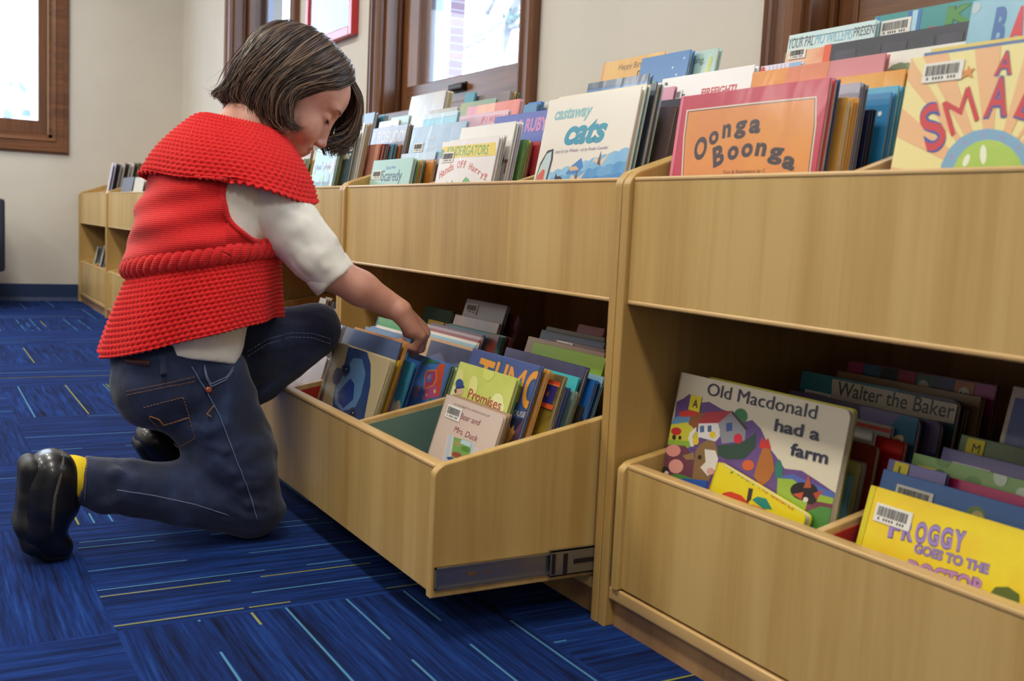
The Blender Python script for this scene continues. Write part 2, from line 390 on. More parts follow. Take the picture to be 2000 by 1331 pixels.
# chair standing by the end wall, nearly all of it beyond the left edge of the view
CH_N = mat('navy_upholstery', rgb(34, 36, 58), .8, bumpy=(300, .3, .001))
c = at(0, 500, x=.42)
t = tag(empty('tub_chair', (.42, c[1]-.335, 0)), 'dark navy round backed chair at the far left edge by the wall', 'chair')
bm = newbm(); prism(bm, [(.33*math.cos(a), .33*math.sin(a)) for a in np.linspace(0, 2*math.pi, 32, endpoint=False)], 'z', .18, .40, .03); obj('seat', bm, CH_N, t, smooth=True, angle=50)
bm = newbm(); A = np.linspace(-1.9, 1.9, 33)
o_ = [(-.36*math.cos(a), .36*math.sin(a)) for a in A]+[(-.29*math.cos(a), .29*math.sin(a)) for a in A[::-1]]
prism(bm, o_, 'z', .20, .60, .02); obj('backrest', bm, CH_N, t, smooth=True, angle=50)
for sx in (-1, 1):
    for sy in (-1, 1):
        bm = newbm(); tube(bm, [(.2*sx, .2*sy, 0), (.18*sx, .18*sy, .19)], [.018, .024], 10); obj('leg', bm, DARKM, t)
# ------------------------------------------------------------------ book browser units
UW = 1.1272; TH = .019; HS = .66
RP = .007; ZT, ZB = .6565, .4764; ZD, ZDB = .2487, .0637; TD = .0277; PULL = .2629
SL_U, SL_D = .36, .2
BACK = .575
RED = mat('red_laminate', rgb(186, 46, 30), .5); TEAL = mat('teal_laminate', rgb(104, 134, 128), .5)
STEEL = mat('zinc_steel', rgb(150, 152, 158), .32, metal=.9); BLACKP = mat('black_plastic', rgb(18, 18, 20), .4)
def round_prof(pts, r, idx):
    """rounds the corners idx of a polygon"""
    out = []
    n = len(pts)
    for i, p in enumerate(pts):
        if i not in idx: out.append(p); continue
        a, b = Vector(pts[i-1]+(0,)), Vector(pts[(i+1) % n]+(0,)); q = Vector(p+(0,))
        A = q+(a-q).normalized()*r; B = q+(b-q).normalized()*r
        for k in range(5):
            s = k/4; w = A*(1-s)**2 + q*2*s*(1-s) + B*s*s; out.append((w.x, w.y))
    return out
def unit(x0, x1, label, pull=0.0, name='book_browser'):
    e = tag(empty(name, (x0, 0, 0)), label, 'bookcase', 'maple book browser units along the window wall')
    w = x1-x0
    top = .45*SL_U
    sp = round_prof([(0, 0), (BACK, 0), (BACK, HS+top), (.45, HS+top), (.012, HS+.004), (0, HS-.010)], .007, (4, 5))
    for a in (0, w-TH):
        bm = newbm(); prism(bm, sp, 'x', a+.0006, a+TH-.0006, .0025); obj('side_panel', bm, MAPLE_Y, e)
    bm = newbm(); box(bm, (TH, RP, ZB+.006), (w-TH, RP+.019, ZT-.006)); obj('front_panel', bm, MAPLE, e)
    bm = newbm()
    for a, b in ((ZB, ZB+.0065), (ZT-.0065, ZT)): box(bm, (TH, RP-.001, a), (w-TH, RP+.02, b), .0025, 0, 3)
    obj('edge_band', bm, EDGE, e, smooth=True, angle=40)
    zf = lambda y: .485+SL_U*(y-.03)
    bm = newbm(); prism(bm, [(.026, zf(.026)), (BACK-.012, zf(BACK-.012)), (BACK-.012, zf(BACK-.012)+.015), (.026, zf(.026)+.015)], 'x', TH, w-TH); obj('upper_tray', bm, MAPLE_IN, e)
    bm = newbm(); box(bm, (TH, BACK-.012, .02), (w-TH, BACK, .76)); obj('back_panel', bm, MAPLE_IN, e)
    bm = newbm(); box(bm, (w*.52-.03, BACK-.03, .07), (w*.52, BACK-.012, zf(BACK-.03)), .002); obj('back_stile', bm, MAPLE, e)
    for k in (1, 2):
        a = TH+(w-2*TH)*k/3
        bm = newbm(); prism(bm, [(.0265, zf(.03)+.016), (BACK-.013, zf(BACK)+.012), (BACK-.013, ZT+.35*.36), (.40, ZT+.35*.36), (.0265, ZT-.004)], 'x', a-.006, a+.006, .002); obj('divider', bm, EDGE, e)
    bm = newbm(); box(bm, (TH, .004, .043), (w-TH, .022, .0621), .003, 0, 3); obj('rail', bm, EDGE, e, smooth=True, angle=40)
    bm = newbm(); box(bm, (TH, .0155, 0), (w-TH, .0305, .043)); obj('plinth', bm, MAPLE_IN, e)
    # drawer: tilted sides, front, floor; dividers and runners are its own pieces
    d0, d1 = TD, w-TD; yb = .50
    bm = newbm()
    s = round_prof([(0, ZDB), (yb, ZDB), (yb, ZD+SL_D*yb), (.012, ZD+.002), (0, ZD-.008)], .006, (3, 4))
    prism(bm, s, 'x', d0, d0+.016, .0022); prism(bm, s, 'x', d1-.016, d1, .0022)
    box(bm, (d0+.016, RP, ZDB+.002), (d1-.016, RP+.019, ZD-.007), .001); box(bm, (d0+.016, RP+.019, ZDB+.008), (d1-.016, yb, ZDB+.016)); box(bm, (d0+.016, yb-.015, ZDB+.016), (d1-.016, yb, ZD+.05))
    dr = obj('drawer', bm, MAPLE, e, (0, -pull, 0))
    bm = newbm(); box(bm, (d0+.016, RP-.001, ZD-.0075), (d1-.016, RP+.02, ZD), .003, 0, 3); obj('drawer_edge_band', bm, EDGE, dr, smooth=True, angle=40)
    for k in (1, 2):
        a = d0+(d1-d0)*k/3
        pp = [(RP+.02, ZDB+.017), (yb-.016, ZDB+.017), (yb-.016, ZD+.07), (.42, ZD+.078), (RP+.02, ZD-.004)]
        bm = newbm(); prism(bm, pp, 'x', a-.006, a+.006, .002); obj('divider', bm, EDGE, dr)
        bm = newbm(); pq = [(RP+.022, ZDB+.018), (yb-.018, ZDB+.018), (yb-.018, ZD+.058), (.42, ZD+.066), (RP+.022, ZD-.012)]
        prism(bm, pq, 'x', a+.0062, a+.0078); obj('divider_facing', bm, TEAL if k == 2 else RED, dr)
    for k in range(3):
        a0, a1 = d0+(d1-d0)*k/3+.018, d0+(d1-d0)*(k+1)/3-.018
        bm = newbm(); box(bm, (a0, RP+.022, ZDB+.0165), (a1, yb-.02, ZDB+.0185)); obj('tray_lining', bm, RED if k != 2 else TEAL, dr)
    for sx in (d0-.0005, d1+.0005):
        sg = 1 if sx > w/2 else -1
        X = lambda k: sx+sg*k
        bm = newbm(); za, zb_ = .0765, .1075
        def bx(a, b, ya, yb2, z0, z1, bev=0): box(bm, (min(X(a), X(b)), ya, z0), (max(X(a), X(b)), yb2, z1), bev)
        bx(.0, .0015, .004, .48, za, zb_); bx(0, .006, .004, .48, za, za+.002); bx(0, .006, .004, .48, zb_-.002, zb_); bx(0, .006, .004, .0055, za, zb_)
        obj('runner', bm, STEEL, dr)
        if pull:
            bm = newbm(); bx(.0016, .0022, .055, .068, .090, .0945); bx(.0016, .0022, .085, .089, .089, .095); obj('runner_slot', bm, mat('brass_slot', rgb(150, 110, 60), .4, metal=.5), dr)
            bm = newbm(); y0 = pull-.075; y1 = pull+.30
            bx(.0065, .0085, y0, y1, za-.004, zb_+.004); bx(.0015, .0085, y0, y1, za-.004, za-.002); bx(.0015, .0085, y0, y1, zb_+.002, zb_+.004)
            obj('runner_channel', bm, STEEL, dr)
            bm = newbm(); bx(.0086, .0096, y0+.002, y0+.008, za, zb_, .0004); bx(.0086, .0098, y0+.022, y0+.029, za-.003, zb_-.002, .0004); bx(.0086, .0098, y0+.04, y0+.075, za+.012, za+.019, .0004); obj('runner_clip', bm, BLACKP, dr)
        elif sg < 0:
            pass
    return e
XS = [0, 1.0443] + [UW*k for k in (2, 3, 4, 5)] + [UW*6]
XS[1] = 1.0443
ULAB = ['maple book browser standing against the far wall', 'maple book browser next to the unit against the far wall, half behind the kneeling girl', 'maple book browser wholly behind the kneeling girl, third along from the far wall', 'maple book browser behind the reaching arm, left of the unit with the open drawer', 'maple book browser with its lower drawer pulled out in front of the girl', 'maple book browser with closed lower drawer, nearest in the row on the right']
for k in range(6): unit(XS[k], XS[k+1], ULAB[k], PULL if k == 4 else 0.0)
# ------------------------------------------------------------------ books
PAGES = bpy.data.materials.new('page_edges'); _t, _b = nodes(PAGES)
_n = noise(_t, coords(_t, (40, 900, 40)), 1.0, 2)
_t.links.new(ramp(_t, _n, [(.35, rgb(196, 184, 156)), (.65, rgb(228, 220, 198))]), _b.inputs['Base Color']); _b.inputs['Roughness'].default_value = .85
def cov(c, c2=None, jacket=False, sc=9):
    """printed board; jacket = under a clear crinkled plastic sleeve"""
    k = 'cover_%s_%s_%d' % (c, c2, jacket)
    if k in MATS: return MATS[k]
    m = bpy.data.materials.new('printed_cover'); t, b = nodes(m)
    b.inputs['Base Color'].default_value = rgb(c); b.inputs['Roughness'].default_value = .42 if not jacket else .3
    v = coords(t)
    if c2:
        t.links.new(ramp(t, noise(t, v, sc, 4, .6, .6), [(.36, rgb(c)), (.64, rgb(c2))]), b.inputs['Base Color'])
    if jacket:
        b.inputs['Coat Weight'].default_value = .35; b.inputs['Coat Roughness'].default_value = .13
        n = noise(t, coords(t, (1, 1, .35)), 16, 2, .5, 1.5); bp = N(t, 'ShaderNodeBump'); bp.inputs['Strength'].default_value = .35; bp.inputs['Distance'].default_value = .004
        t.links.new(n, bp.inputs['Height']); t.links.new(bp.outputs[0], b.inputs['Coat Normal'])
    else:
        b.inputs['Coat Weight'].default_value = .25; b.inputs['Coat Roughness'].default_value = .2
    MATS[k] = m; return m

_glyph = {}
def text_mesh(s, bold=.0, shear=0.0):
    """letters as flat faces: vertex list scaled so that capitals are 1 high, faces"""
    if 'M' in s: bold = 0.0
    k = (s, bold, shear)
    if k not in _glyph:
        cu = bpy.data.curves.new('letters', 'FONT'); cu.body = s; cu.offset = bold; cu.shear = shear; cu.fill_mode = 'FRONT'; cu.resolution_u = 4
        o = bpy.data.objects.new('letters', cu); me = bpy.data.meshes.new_from_object(o)
        vs_ = [(v.co.x/.69, v.co.y/.69) for v in me.vertices]; fs = [tuple(p.vertices) for p in me.polygons]
        bpy.data.objects.remove(o); bpy.data.meshes.remove(me); bpy.data.curves.remove(cu)
        _glyph[k] = (vs_, fs)
    return _glyph[k]

class Art:
    """flat printed shapes on a cover: u to the right, v down from the top edge, both in cover widths"""
    def __init__(s, bm, w, h, mats, y=-.00025, jacket=False):
        s.bm, s.w, s.h, s.mats, s.y, s.k, s.j = bm, w, h, mats, y, 0, jacket
    def mi(s, c):
        m = cov(*c, jacket=s.j) if isinstance(c, tuple) else cov(c, jacket=s.j)
        if m not in s.mats: s.mats.append(m)
        return s.mats.index(m)
    def P(s, u, v): return (min(max(u, 0.001), .999)*s.w, s.y-.000016*s.k, max(s.h-v*s.w, .001) if v > 0 else s.h-.0002)
    def face(s, pts, c):
        s.k += 1; i = s.mi(c)
        vs_ = [s.bm.verts.new(s.P(*p)) for p in pts]
        try: f = s.bm.faces.new(vs_)
        except ValueError: return
        f.material_index = i; f.normal_update()
        if f.normal.y > 0: f.normal_flip()
        if len(pts) > 4: bmesh.ops.triangulate(s.bm, faces=[f])
    def r(s, u0, v0, u1, v1, c): s.face([(u0, v0), (u1, v0), (u1, v1), (u0, v1)], c)
    def p(s, pts, c): s.face(pts, c)
    def e(s, u, v, a, b, c, rot=0, n=18):
        cs, sn = math.cos(rot), math.sin(rot)
        s.face([(u+a*math.cos(t)*cs-b*math.sin(t)*sn, v+a*math.cos(t)*sn+b*math.sin(t)*cs) for t in [2*math.pi*i/n for i in range(n)]], c)
    def t(s, txt, u0, v, cap, c, u1=None, bold=.0, shear=0.0, rot=0.0, outline=None):
        vs_, fs = text_mesh(txt, bold, shear)
        if not vs_: return
        if outline: s.t(txt, u0, v, cap, outline, u1, bold+.035, shear, rot)
        x0 = min(p[0] for p in vs_); x1 = max(p[0] for p in vs_)
        sx = cap if u1 is None else (u1-u0)/(x1-x0)
        s.k += 1; i = s.mi(c); cs, sn = math.cos(rot), math.sin(rot); out = []
        for x, y in vs_:
            X, Y = (x-x0)*sx, y*cap
            out.append(s.bm.verts.new(s.P(u0+X*cs+Y*sn, v+X*sn-Y*cs)))
        for f in fs:
            try: q = s.bm.faces.new([out[j] for j in f])
            except ValueError: continue
            q.material_index = i; q.normal_update()
            if q.normal.y > 0: q.normal_flip()
    def uv(s, p):
        d = _f + CR*(p[0]-1000)/FPX - CU*(p[1]-665.5)/FPX
        q = CAM + d*(((s.org-CAM)@s.nn)/(d@s.nn)) - s.org
        return (q@s.ex)/s.w, -(q@s.ez)/s.w
    def PP(s, f, pts, c): s.p([s.uv(f(*p)) for p in pts], c)
    def EE(s, f, x, y, a, b, c, rot=0, n=20): s.PP(f, [(x+a*math.cos(t)*math.cos(rot)-b*math.sin(t)*math.sin(rot), y+a*math.cos(t)*math.sin(rot)+b*math.sin(t)*math.cos(rot)) for t in [2*math.pi*i/n for i in range(n)]], c)
    def TT(s, f, txt, p0, p1, cap, c, bold=.0, shear=0.0, outline=None):
        a, b, t = (np.array(s.uv(f(*p))) for p in (p0, p1, (p0[0], p0[1]-cap)))
        rot = math.atan2(b[1]-a[1], b[0]-a[0]); w = np.linalg.norm(b-a); h = abs((t-a)@np.array([-math.sin(rot), math.cos(rot)]))
        s.t(txt, a[0], a[1], h, c, a[0]+w, bold, shear, rot, outline)
    def wave(s, va, vb, amp, n, c, u0=0, u1=1, ph=0, base=1.6):
        top = [(u0+(u1-u0)*i/(n*6), va+(vb-va)*i/(n*6)-amp*abs(math.sin(math.pi*i/6+ph))) for i in range(n*6+1)]
        s.p(top+[(u1, base), (u0, base)], c)

WHITE = mat('label_white', rgb(232, 230, 222), .6); INK = mat('label_ink', rgb(40, 38, 42), .6); STICK = mat('yellow_sticker', rgb(226, 208, 40), .55)
def barcode(parent, x, z, w, h, seed=0, roll=0):
    rr = random.Random(seed); bm = newbm(); box(bm, (0, -.0012, 0), (w, -.0008, h)); x_ = w*.07
    while x_ < w*.90:
        b = rr.choice((.0006, .0009, .0013))*w/.05; box(bm, (x_, -.0014, h*.34), (min(x_+b, w*.93), -.00121, h*.86), 0, 1); x_ += b+rr.choice((.0006, .001))*w/.05
    x_ = w*.12
    for k in range(10):
        if k not in (1, 6): box(bm, (x_, -.0014, h*.12), (x_+w*.04, -.00121, h*.26), 0, 1)
        x_ += w*.075
    o = obj('barcode_label', bm, [WHITE, INK], parent, (x, 0, z)); o.rotation_euler = (0, roll, 0); return o
def sticker(parent, x, z, w, letter, label):
    bm = newbm(); box(bm, (0, -.0012, 0), (w, -.0008, w*.9)); vs_, fs = text_mesh(letter, .02)
    vv = [bm.verts.new((w*.33+p[0]*w*.45, -.0014, w*.22+p[1]*w*.45)) for p in vs_]
    for f in fs:
        q = bm.faces.new([vv[i] for i in f]); q.material_index = 1
    obj('letter_sticker', bm, [STICK, INK], parent, (x, 0, z))['label'] = label

def make_book(w, h, t, col, col2=None, art=None, jacket=False, kind='picture_book', pages=None, far=False, spine=None, bar=None, stick=None, soft=False, radius=0, seed=0, frame=None):
    e = empty(kind); mats = [cov(col, col2, jacket)]
    bm = newbm(); bt = .0022 if t > .007 else max(.0006, t*.22); ov = .0035 if not soft else .0006
    if radius:      # board book: rounded thick leaves
        pr = round_prof([(0, 0), (w, 0), (w, h), (0, h)], radius, (1, 2))
        prism(bm, pr, 'y', 0, bt, 0); prism(bm, pr, 'y', t-bt, t, 0); box(bm, (0, 0, 0), (.003, t, h))
    else:
        box(bm, (0, 0, 0), (w, bt, h), min(.0008, bt*.3), 0, 1); box(bm, (0, t-bt, 0), (w, t, h), min(.0008, bt*.3), 0, 1); box(bm, (-.0008, .0002, .0002), (max(.0025, bt), t-.0002, h-.0002))
    if spine:
        mats.append(cov(spine)); box(bm, (-.0012, -.0002, 0), (.012, t+.0002, h+.0001), 0, 1)
    if art:
        A_ = Art(bm, w, h, mats, jacket=jacket)
        if frame: A_.org, A_.ex, A_.ez, A_.nn = frame
        art(A_)
    obj('cover', bm, mats, e)
    if not far:
        bm = newbm()
        if radius: prism(bm, round_prof([(.003, .0005), (w-.0008, .0005), (w-.0008, h-.0008), (.003, h-.0008)], radius, (1, 2)), 'y', bt+.0001, t-bt-.0001)
        else: box(bm, (max(.0026, bt)+.0001, bt+.0001, ov), (w-ov, t-bt-.0001, h-ov))
        obj('page_block', bm, pages or PAGES, e)
        if bar: barcode(e, bar[0]*w, h-bar[1]*w+.004, .050 if w > .12 else .3*w, .021 if w > .12 else .13*w, seed)
        if stick: sticker(e, stick[1]*w, h-stick[2]*w, stick[3]*w, stick[0], 'yellow sticker with the letter '+stick[0])
    return e

R_ = math.radians
COMP = {}
def comp(name, x0, x1, lean, kind, dy=0.0, group=''):
    COMP[name] = dict(x0=x0, x1=x1, lean=R_(lean), kind=kind, dy=dy, items=[], group=group, sh=0.0)
def thirds(k, i, up=True):
    a = XS[k]+(TH if up else TD+.016); b = XS[k+1]-(TH if up else TD+.016); s = (b-a)/3
    return a+s*i+.008, a+s*(i+1)-.008
def floor_z(c, y): return .502+SL_U*(y-.03) if c['kind'] == 'up' else ZDB+.0195
def add(c, TL, TR, y, t, col, label, short=None, **kw): COMP[c]['items'].append(dict(TL=TL, TR=TR, y=y, t=t, col=col, label=label, short=short, kw=kw, w=None))
def strip(c, TR, y, w, t, col, cname, **kw): COMP[c]['items'].append(dict(TL=None, TR=TR, y=y, t=t, col=col, label=None, short=cname, kw=kw, w=w))
ORD = 'next second third fourth fifth sixth seventh eighth ninth tenth eleventh twelfth thirteenth fourteenth fifteenth sixteenth seventeenth eighteenth'.split()
def settle(c):
    C = COMP[c]; ph = C['lean']; sn, cs = math.sin(ph), math.cos(ph)
    for it in C['items']:
        y = it['y'] = it['y']+C['sh']*max(0, 1-it['y']/.4) if C['kind'] == 'up' else it['y']+C['sh']; B = at(*it['TR'], y=y); x1 = min(B[0], C['x1'])
        if it['TL'] is not None:
            A = at(*it['TL'], y=y); x0 = max(A[0], C['x0']); z = (A[2]+B[2])/2; it['roll'] = math.atan2(A[2]-B[2], B[0]-A[0])*(1 if it['kw'].get('tilt') else 0)
        else:
            x0 = max(x1-it['w'], C['x0']); z = B[2]; it['roll'] = 0
        if x1-x0 < .05: x0 = max(C['x0'], x1-.05); x1 = max(x1, x0+.05)
        it.update(x0=x0, x1=x1, z=z)
        h = (z-floor_z(C, y))/cs
        for _ in range(4): h = (z-floor_z(C, y-h*sn))/cs
        if it['kw'].get('tilt'): h -= .05
        it['h'] = max(h, .05)
        ymin = (.029 if C['kind'] == 'up' else .0285)+C['dy']
        it['h'] = min(it['h'], max((y-ymin)/sn, .17)) if y-ymin > 0 else it['h']
        it['p'] = y*cs - z*sn
    its = sorted(C['items'], key=lambda i: i['p'])
    for i, a in enumerate(its):
        lim = 9
        for b in its[i+1:]:
            if a['roll'] == 0 and b['roll'] == 0 and (b['x0'] >= a['x1'] or b['x1'] <= a['x0']): continue
            if b['p'] < a['p']+.0048: b['p'] = a['p']+.0048
            lim = min(lim, b['p']-a['p'])
        a['t'] = max(.003, min(a['t'], lim-.0012))
    hero = None; n = 0
    for i, a in enumerate(its):
        kw = dict(a['kw']); kw.pop('tilt', None)
        w = a['x1']-a['x0']
        y = (a['p']+a['z']*sn)/cs                      # where its top edge came to stand
        if a['roll']: w = w/math.cos(a['roll'])
        top = Vector((a['x0'], y, a['z'])); r0 = a['roll']
        ex = np.array([math.cos(r0), -math.sin(r0)*sn, -math.sin(r0)*cs]); ez = np.array([math.sin(r0), math.cos(r0)*sn, math.cos(r0)*cs])
        bk = make_book(w, a['h'], a['t'], a['col'], seed=len(bpy.data.objects), frame=(np.array(top), ex, ez, np.cross(ex, ez)), **kw)
        q = top - Vector(ez)*a['h']
        bk.location = q; bk.rotation_euler = (-ph, 0, 0)
        if a['roll']:
            M_ = Matrix.Translation(q) @ Matrix.Rotation(-ph, 4, 'X') @ Matrix.Rotation(a['roll'], 4, 'Y'); bk.matrix_world = M_
        if a['label']:
            lab = a['label']; hero = a['short'] or hero; n = 0
        else:
            o_ = ORD[min(n, len(ORD)-1)]; n += 1
            lab = '%s book, %s behind the %s' % (a['short'], o_, hero)
        tag(bk, lab, 'book', C['group'])
# ------------------------------------------------------------------ what stands in each compartment
G_UP, G_LOW = 'picture books in the upper bins', 'books in the lower drawers'
def C3(k, up, lean, pre, dy=0.0):
    for i in range(3):
        a, b = thirds(k, i, up); comp('%s%d' % (pre, i+1), a, b, lean, 'up' if up else 'low', dy, G_UP if up else G_LOW)
C3(5, True, 6.5, 'UB'); C3(4, True, 10, 'UA'); C3(3, True, 10, 'UZ'); C3(1, True, 10, 'UY'); C3(0, True, 10, 'UX')
C3(5, False, 14, 'LB'); C3(4, False, 17, 'LA', -PULL); C3(3, False, 14, 'LZ'); C3(1, False, 12, 'LY'); C3(0, False, 12, 'LX')
COMP['UB2']['lean'] = R_(8)
for _n, _s in (('UB', .031), ('UA', .036), ('UZ', .036), ('UY', .036), ('UX', .036), ('LB', .034), ('LZ', .04), ('LY', .04), ('LX', .04)):
    for _i in '123': COMP[_n+_i]['sh'] = _s
COMP['LB1']['lean'] = R_(9); COMP['LB1']['x0'] -= .006
def crop(ox, oy, s): return lambda x, y: (ox+x/s, oy+y/s)
CU2 = crop(1300, 100, 4.1667); CU3 = crop(1490, 0, 3.922); CU1 = crop(1040, 80, 4.753); CK = crop(780, 160, 6.25); CS = crop(580, 200, 7.143); CB = crop(1200, 640, 2.376); CA = crop(820, 560, 3.913); CD = crop(620, 570, 4.93)

# --- upper bin on the right
def oonga(a):
    a.r(.0, .0, .025, 1.2, 'e07a90'); f = CU2
    a.PP(f, [(172, 480), (700, 420), (1232, 368), (1228, 600), (1170, 1050), (126, 1060), (145, 700)], 'ead9c6')
    a.PP(f, [(182, 490), (700, 432), (1222, 380), (1216, 600), (1160, 1050), (136, 1060), (155, 700)], '3a3438')
    a.PP(f, [(188, 497), (700, 440), (1214, 388), (1208, 600), (1152, 1050), (142, 1060), (161, 700)], ('e59a4e', 'dd8a58'))
    for ch, p, q, c_ in (('O', (222, 875), (322, 875), 165), ('o', (350, 760), (430, 742), 135), ('n', (460, 705), (530, 690), 140), ('g', (560, 668), (655, 655), 130), ('a', (675, 662), (768, 660), 145), ('B', (388, 945), (478, 905), 150), ('o', (500, 880), (590, 870), 140), ('o', (612, 858), (705, 850), 140), ('n', (725, 845), (812, 850), 140), ('g', (832, 868), (950, 882), 130), ('a', (942, 940), (1042, 972), 145)):
        a.TT(f, ch, p, q, c_, '463e46', bold=.045)
    a.TT(f, 'Text & Illustrations by C', (465, 1000), (810, 988), 28, '5a4038')
add('UB1', (1331, 190), (1623, 149), .033, .010, 'c4405a', 'picture book with red border and orange panel of dark jumbled letters', 'red bordered orange book', art=oonga, jacket=True)
strip('UB1', (1632, 152), .047, .24, .010, '2c3f70', 'dark navy')
strip('UB1', (1656, 189), .062, .24, .012, 'd9a24e', 'tan orange')
strip('UB1', (1672, 190), .078, .24, .009, 'e0a64e', 'light orange')
strip('UB1', (1682, 160), .089, .24, .006, 'a09cae', 'lilac grey', jacket=True)
strip('UB1', (1690, 164), .097, .24, .007, '6c6a78', 'slate grey')
strip('UB1', (1700, 214), .107, .22, .006, '1d2140', 'short navy')
strip('UB1', (1706, 213), .115, .22, .006, '17171d', 'short black')
def bird(a):
    a.p([(.80, .10), (.83, .05), (.82, .14), (.86, .2), (.80, .22), (.78, .17)], 'c03a4a'); a.e(.95, .10, .012, .012, 'e8f0f4'); a.e(.9, .32, .01, .01, 'e8f0f4'); a.e(.86, .42, .02, .03, 'b9d6e4')
strip('UB1', (1742, 179), .138, .26, .010, '2f83b8', 'blue starry', art=bird)
strip('UB1', (1756, 166), .150, .26, .009, '58a8c8', 'sky blue')
strip('UB1', (1766, 168), .161, .26, .008, '3a8ca0', 'teal')
strip('UB1', (1770, 134), .172, .26, .008, 'e2a638', 'mottled yellow orange', col2='d9882c', jacket=True)
def pinkor(a): a.p([(0, 0), (.3, 0), (.1, 1.3), (0, 1.3)], ('e6a04a', 'e0883e')); a.p([(.3, 0), (.62, 0), (.45, 1.3), (.1, 1.3)], ('de8858', 'd87a58'))
add('UB1', (1440, 147), (1731, 102), .188, .009, 'cf8088', 'wide orange to pink book standing behind the red bordered one', 'wide orange and pink book', art=pinkor, jacket=True)
def lil(a): a.e(.05, .10, .06, .09, 'd0243c'); [a.r(.2+.1*i, .02, .22+.1*i, .3, 'b4b4de') for i in range(6)]; a.r(.72, .02, .98, .3, '86b6d8')
add('UB1', (1476, 131), (1566, 118), .205, .007, 'dcdae8', 'small lilac striped book with red blot in its corner', 'lilac striped book', art=lil, jacket=True)
def wtree(a):
    for u in (.52, .55, .6): a.e(u, .13+.2*abs(u-.56), .07, .06, ('6d8064', '879a78'))
    a.r(.555, .16, .57, .32, '6a6a58')
    for i in range(9): a.e(.68+.035*i, .10+.01*(i % 3), .03, .025, '7c8c6c')
strip('UB1', (1900, 78), .213, .215, .008, 'e6e4da', 'white with sketched trees', art=wtree, jacket=True)
def portr(a):
    rr = random.Random(5)
    for i in range(5):
        a.r(.09+.18*i, .05, .25+.18*i, .36, ('3a3f4c', '242a36') if i % 2 else ('464458', '2c2c3c')); a.e(.17+.18*i, .16, .035, .05, ('6a6c78', '4c505e')); a.e(.17+.18*i, .30, .06, .07, '3c4250')
    a.p([(.55, .2), (.585, .155), (.62, .2), (.585, .245)], 'c83a46')
add('UB1', (1612, 92), (1897, 36), .235, .010, '262a38', 'dark book of grey portraits with an orange spine', 'dark portrait book', art=portr, spine='e0562e')
add('UB1', (1536, 107), (1650, 80), .244, .007, 'e8c49c', 'peach book with barcode behind the dark portrait book', 'peach book', col2='e0946c', bar=(.06, .14, .36, .12), jacket=True)
strip('UB1', (1536, 104), .252, .05, .006, '3a3c3e', 'narrow charcoal')
def pal(a):
    a.r(.04, .045, 1, .052, '5a6a70'); a.TT(CU3, 'YOUR PAL', (192, 376), (385, 345), 76, '5e6468', shear=.1); a.TT(CU3, 'MO WILLEMS', (395, 340), (680, 298), 72, '7cc0d4', shear=.1); a.TT(CU3, 'PRESENTS', (690, 284), (905, 245), 70, '5e6468', shear=.1); a.r(.04, .235, .98, .242, '5a6a70')
add('UB1', (1540, 69), (1712, 38), .260, .008, 'c8e2e4', 'pale blue book headed by a line of old style capitals', 'pale blue book with capitals', art=pal)
def win(a):
    a.r(.05, .05, .33, .5, '8cc0d8'); a.r(.02, .01, .05, .5, '2a6cb4'); a.r(.33, .01, .37, .5, '2060a8'); a.r(.42, .01, .455, .5, '2a6cb4'); a.r(.37, .01, .42, .5, 'a4d0e0')
    a.p([(.5, .22), (.55, .16), (.66, .17), (.68, .3), (.5, .3)], 'c8242e'); a.TT(CU3, 'K', (1395, 180), (1600, 150), 110, '3c8a34', bold=.06, outline='22582c')
add('UB1', (1710, 32), (1925, -8), .272, .009, '1f8c8c', 'teal book with blue window panel, barcode and green letter', 'teal book with green letter', art=win, bar=(.08, .20, .27, .11))
def small(a):
    f = CU3; cx, cy = 1730, 1400
    for i in range(14):
        t0, t1 = -math.pi*1.02+i*.235, -math.pi*1.02+i*.235+.115; R0 = 1700
        a.PP(f, [(cx, cy), (cx+R0*math.cos(t0), cy+R0*math.sin(t0)), (cx+R0*math.cos(t1), cy+R0*math.sin(t1))], 'e6b482')
    a.EE(f, cx, 1385, 380, 400, '7aa8c8'); a.EE(f, cx, 1395, 285, 325, ('9cc24a', 'b8d060')); a.EE(f, 1690, 1185, 25, 75, 'e6ecd6'); a.EE(f, 1560, 1230, 22, 50, 'e6ecd6', .4)
    for i in range(5): t0 = -2.6+i*.45; a.EE(f, cx+330*math.cos(t0), 1385+350*math.sin(t0), 18, 12, 'a090c0', t0)
    for ch, p, q, c_ in (('A', (1772, 575), (1908, 562), 165), ('S', (1262, 1175), (1420, 1085), 355), ('M', (1445, 1045), (1660, 915), 300), ('A', (1690, 895), (1872, 880), 280), ('L', (1925, 885), (2060, 925), 285), ('L', (2110, 950), (2240, 1020), 285)):
        a.TT(f, ch, p, q, c_, 'c8323c', bold=.012, outline='3c50a0')
    a.PP(f, [(1580, 500), (1590, 535), (1632, 520), (1598, 560), (1615, 600), (1570, 578), (1515, 610), (1545, 560), (1520, 535), (1565, 540)], 'd88a3c')
add('UB2', (1780, 117), (2130, 60), .05, .010, 'e8dc98', 'cream book with peach sunrays and red capital letters', 'sunray book', art=small, bar=(.10, .17, .25, .10))
for i, (c_, n_) in enumerate((('b8483c', 'brick red'), ('e8e2d2', 'cream'), ('4a6a9a', 'blue'), ('d8c060', 'straw'))): strip('UB2', (2200-10*i, 62-6*i), .07+.018*i, .22, .012, c_, n_)
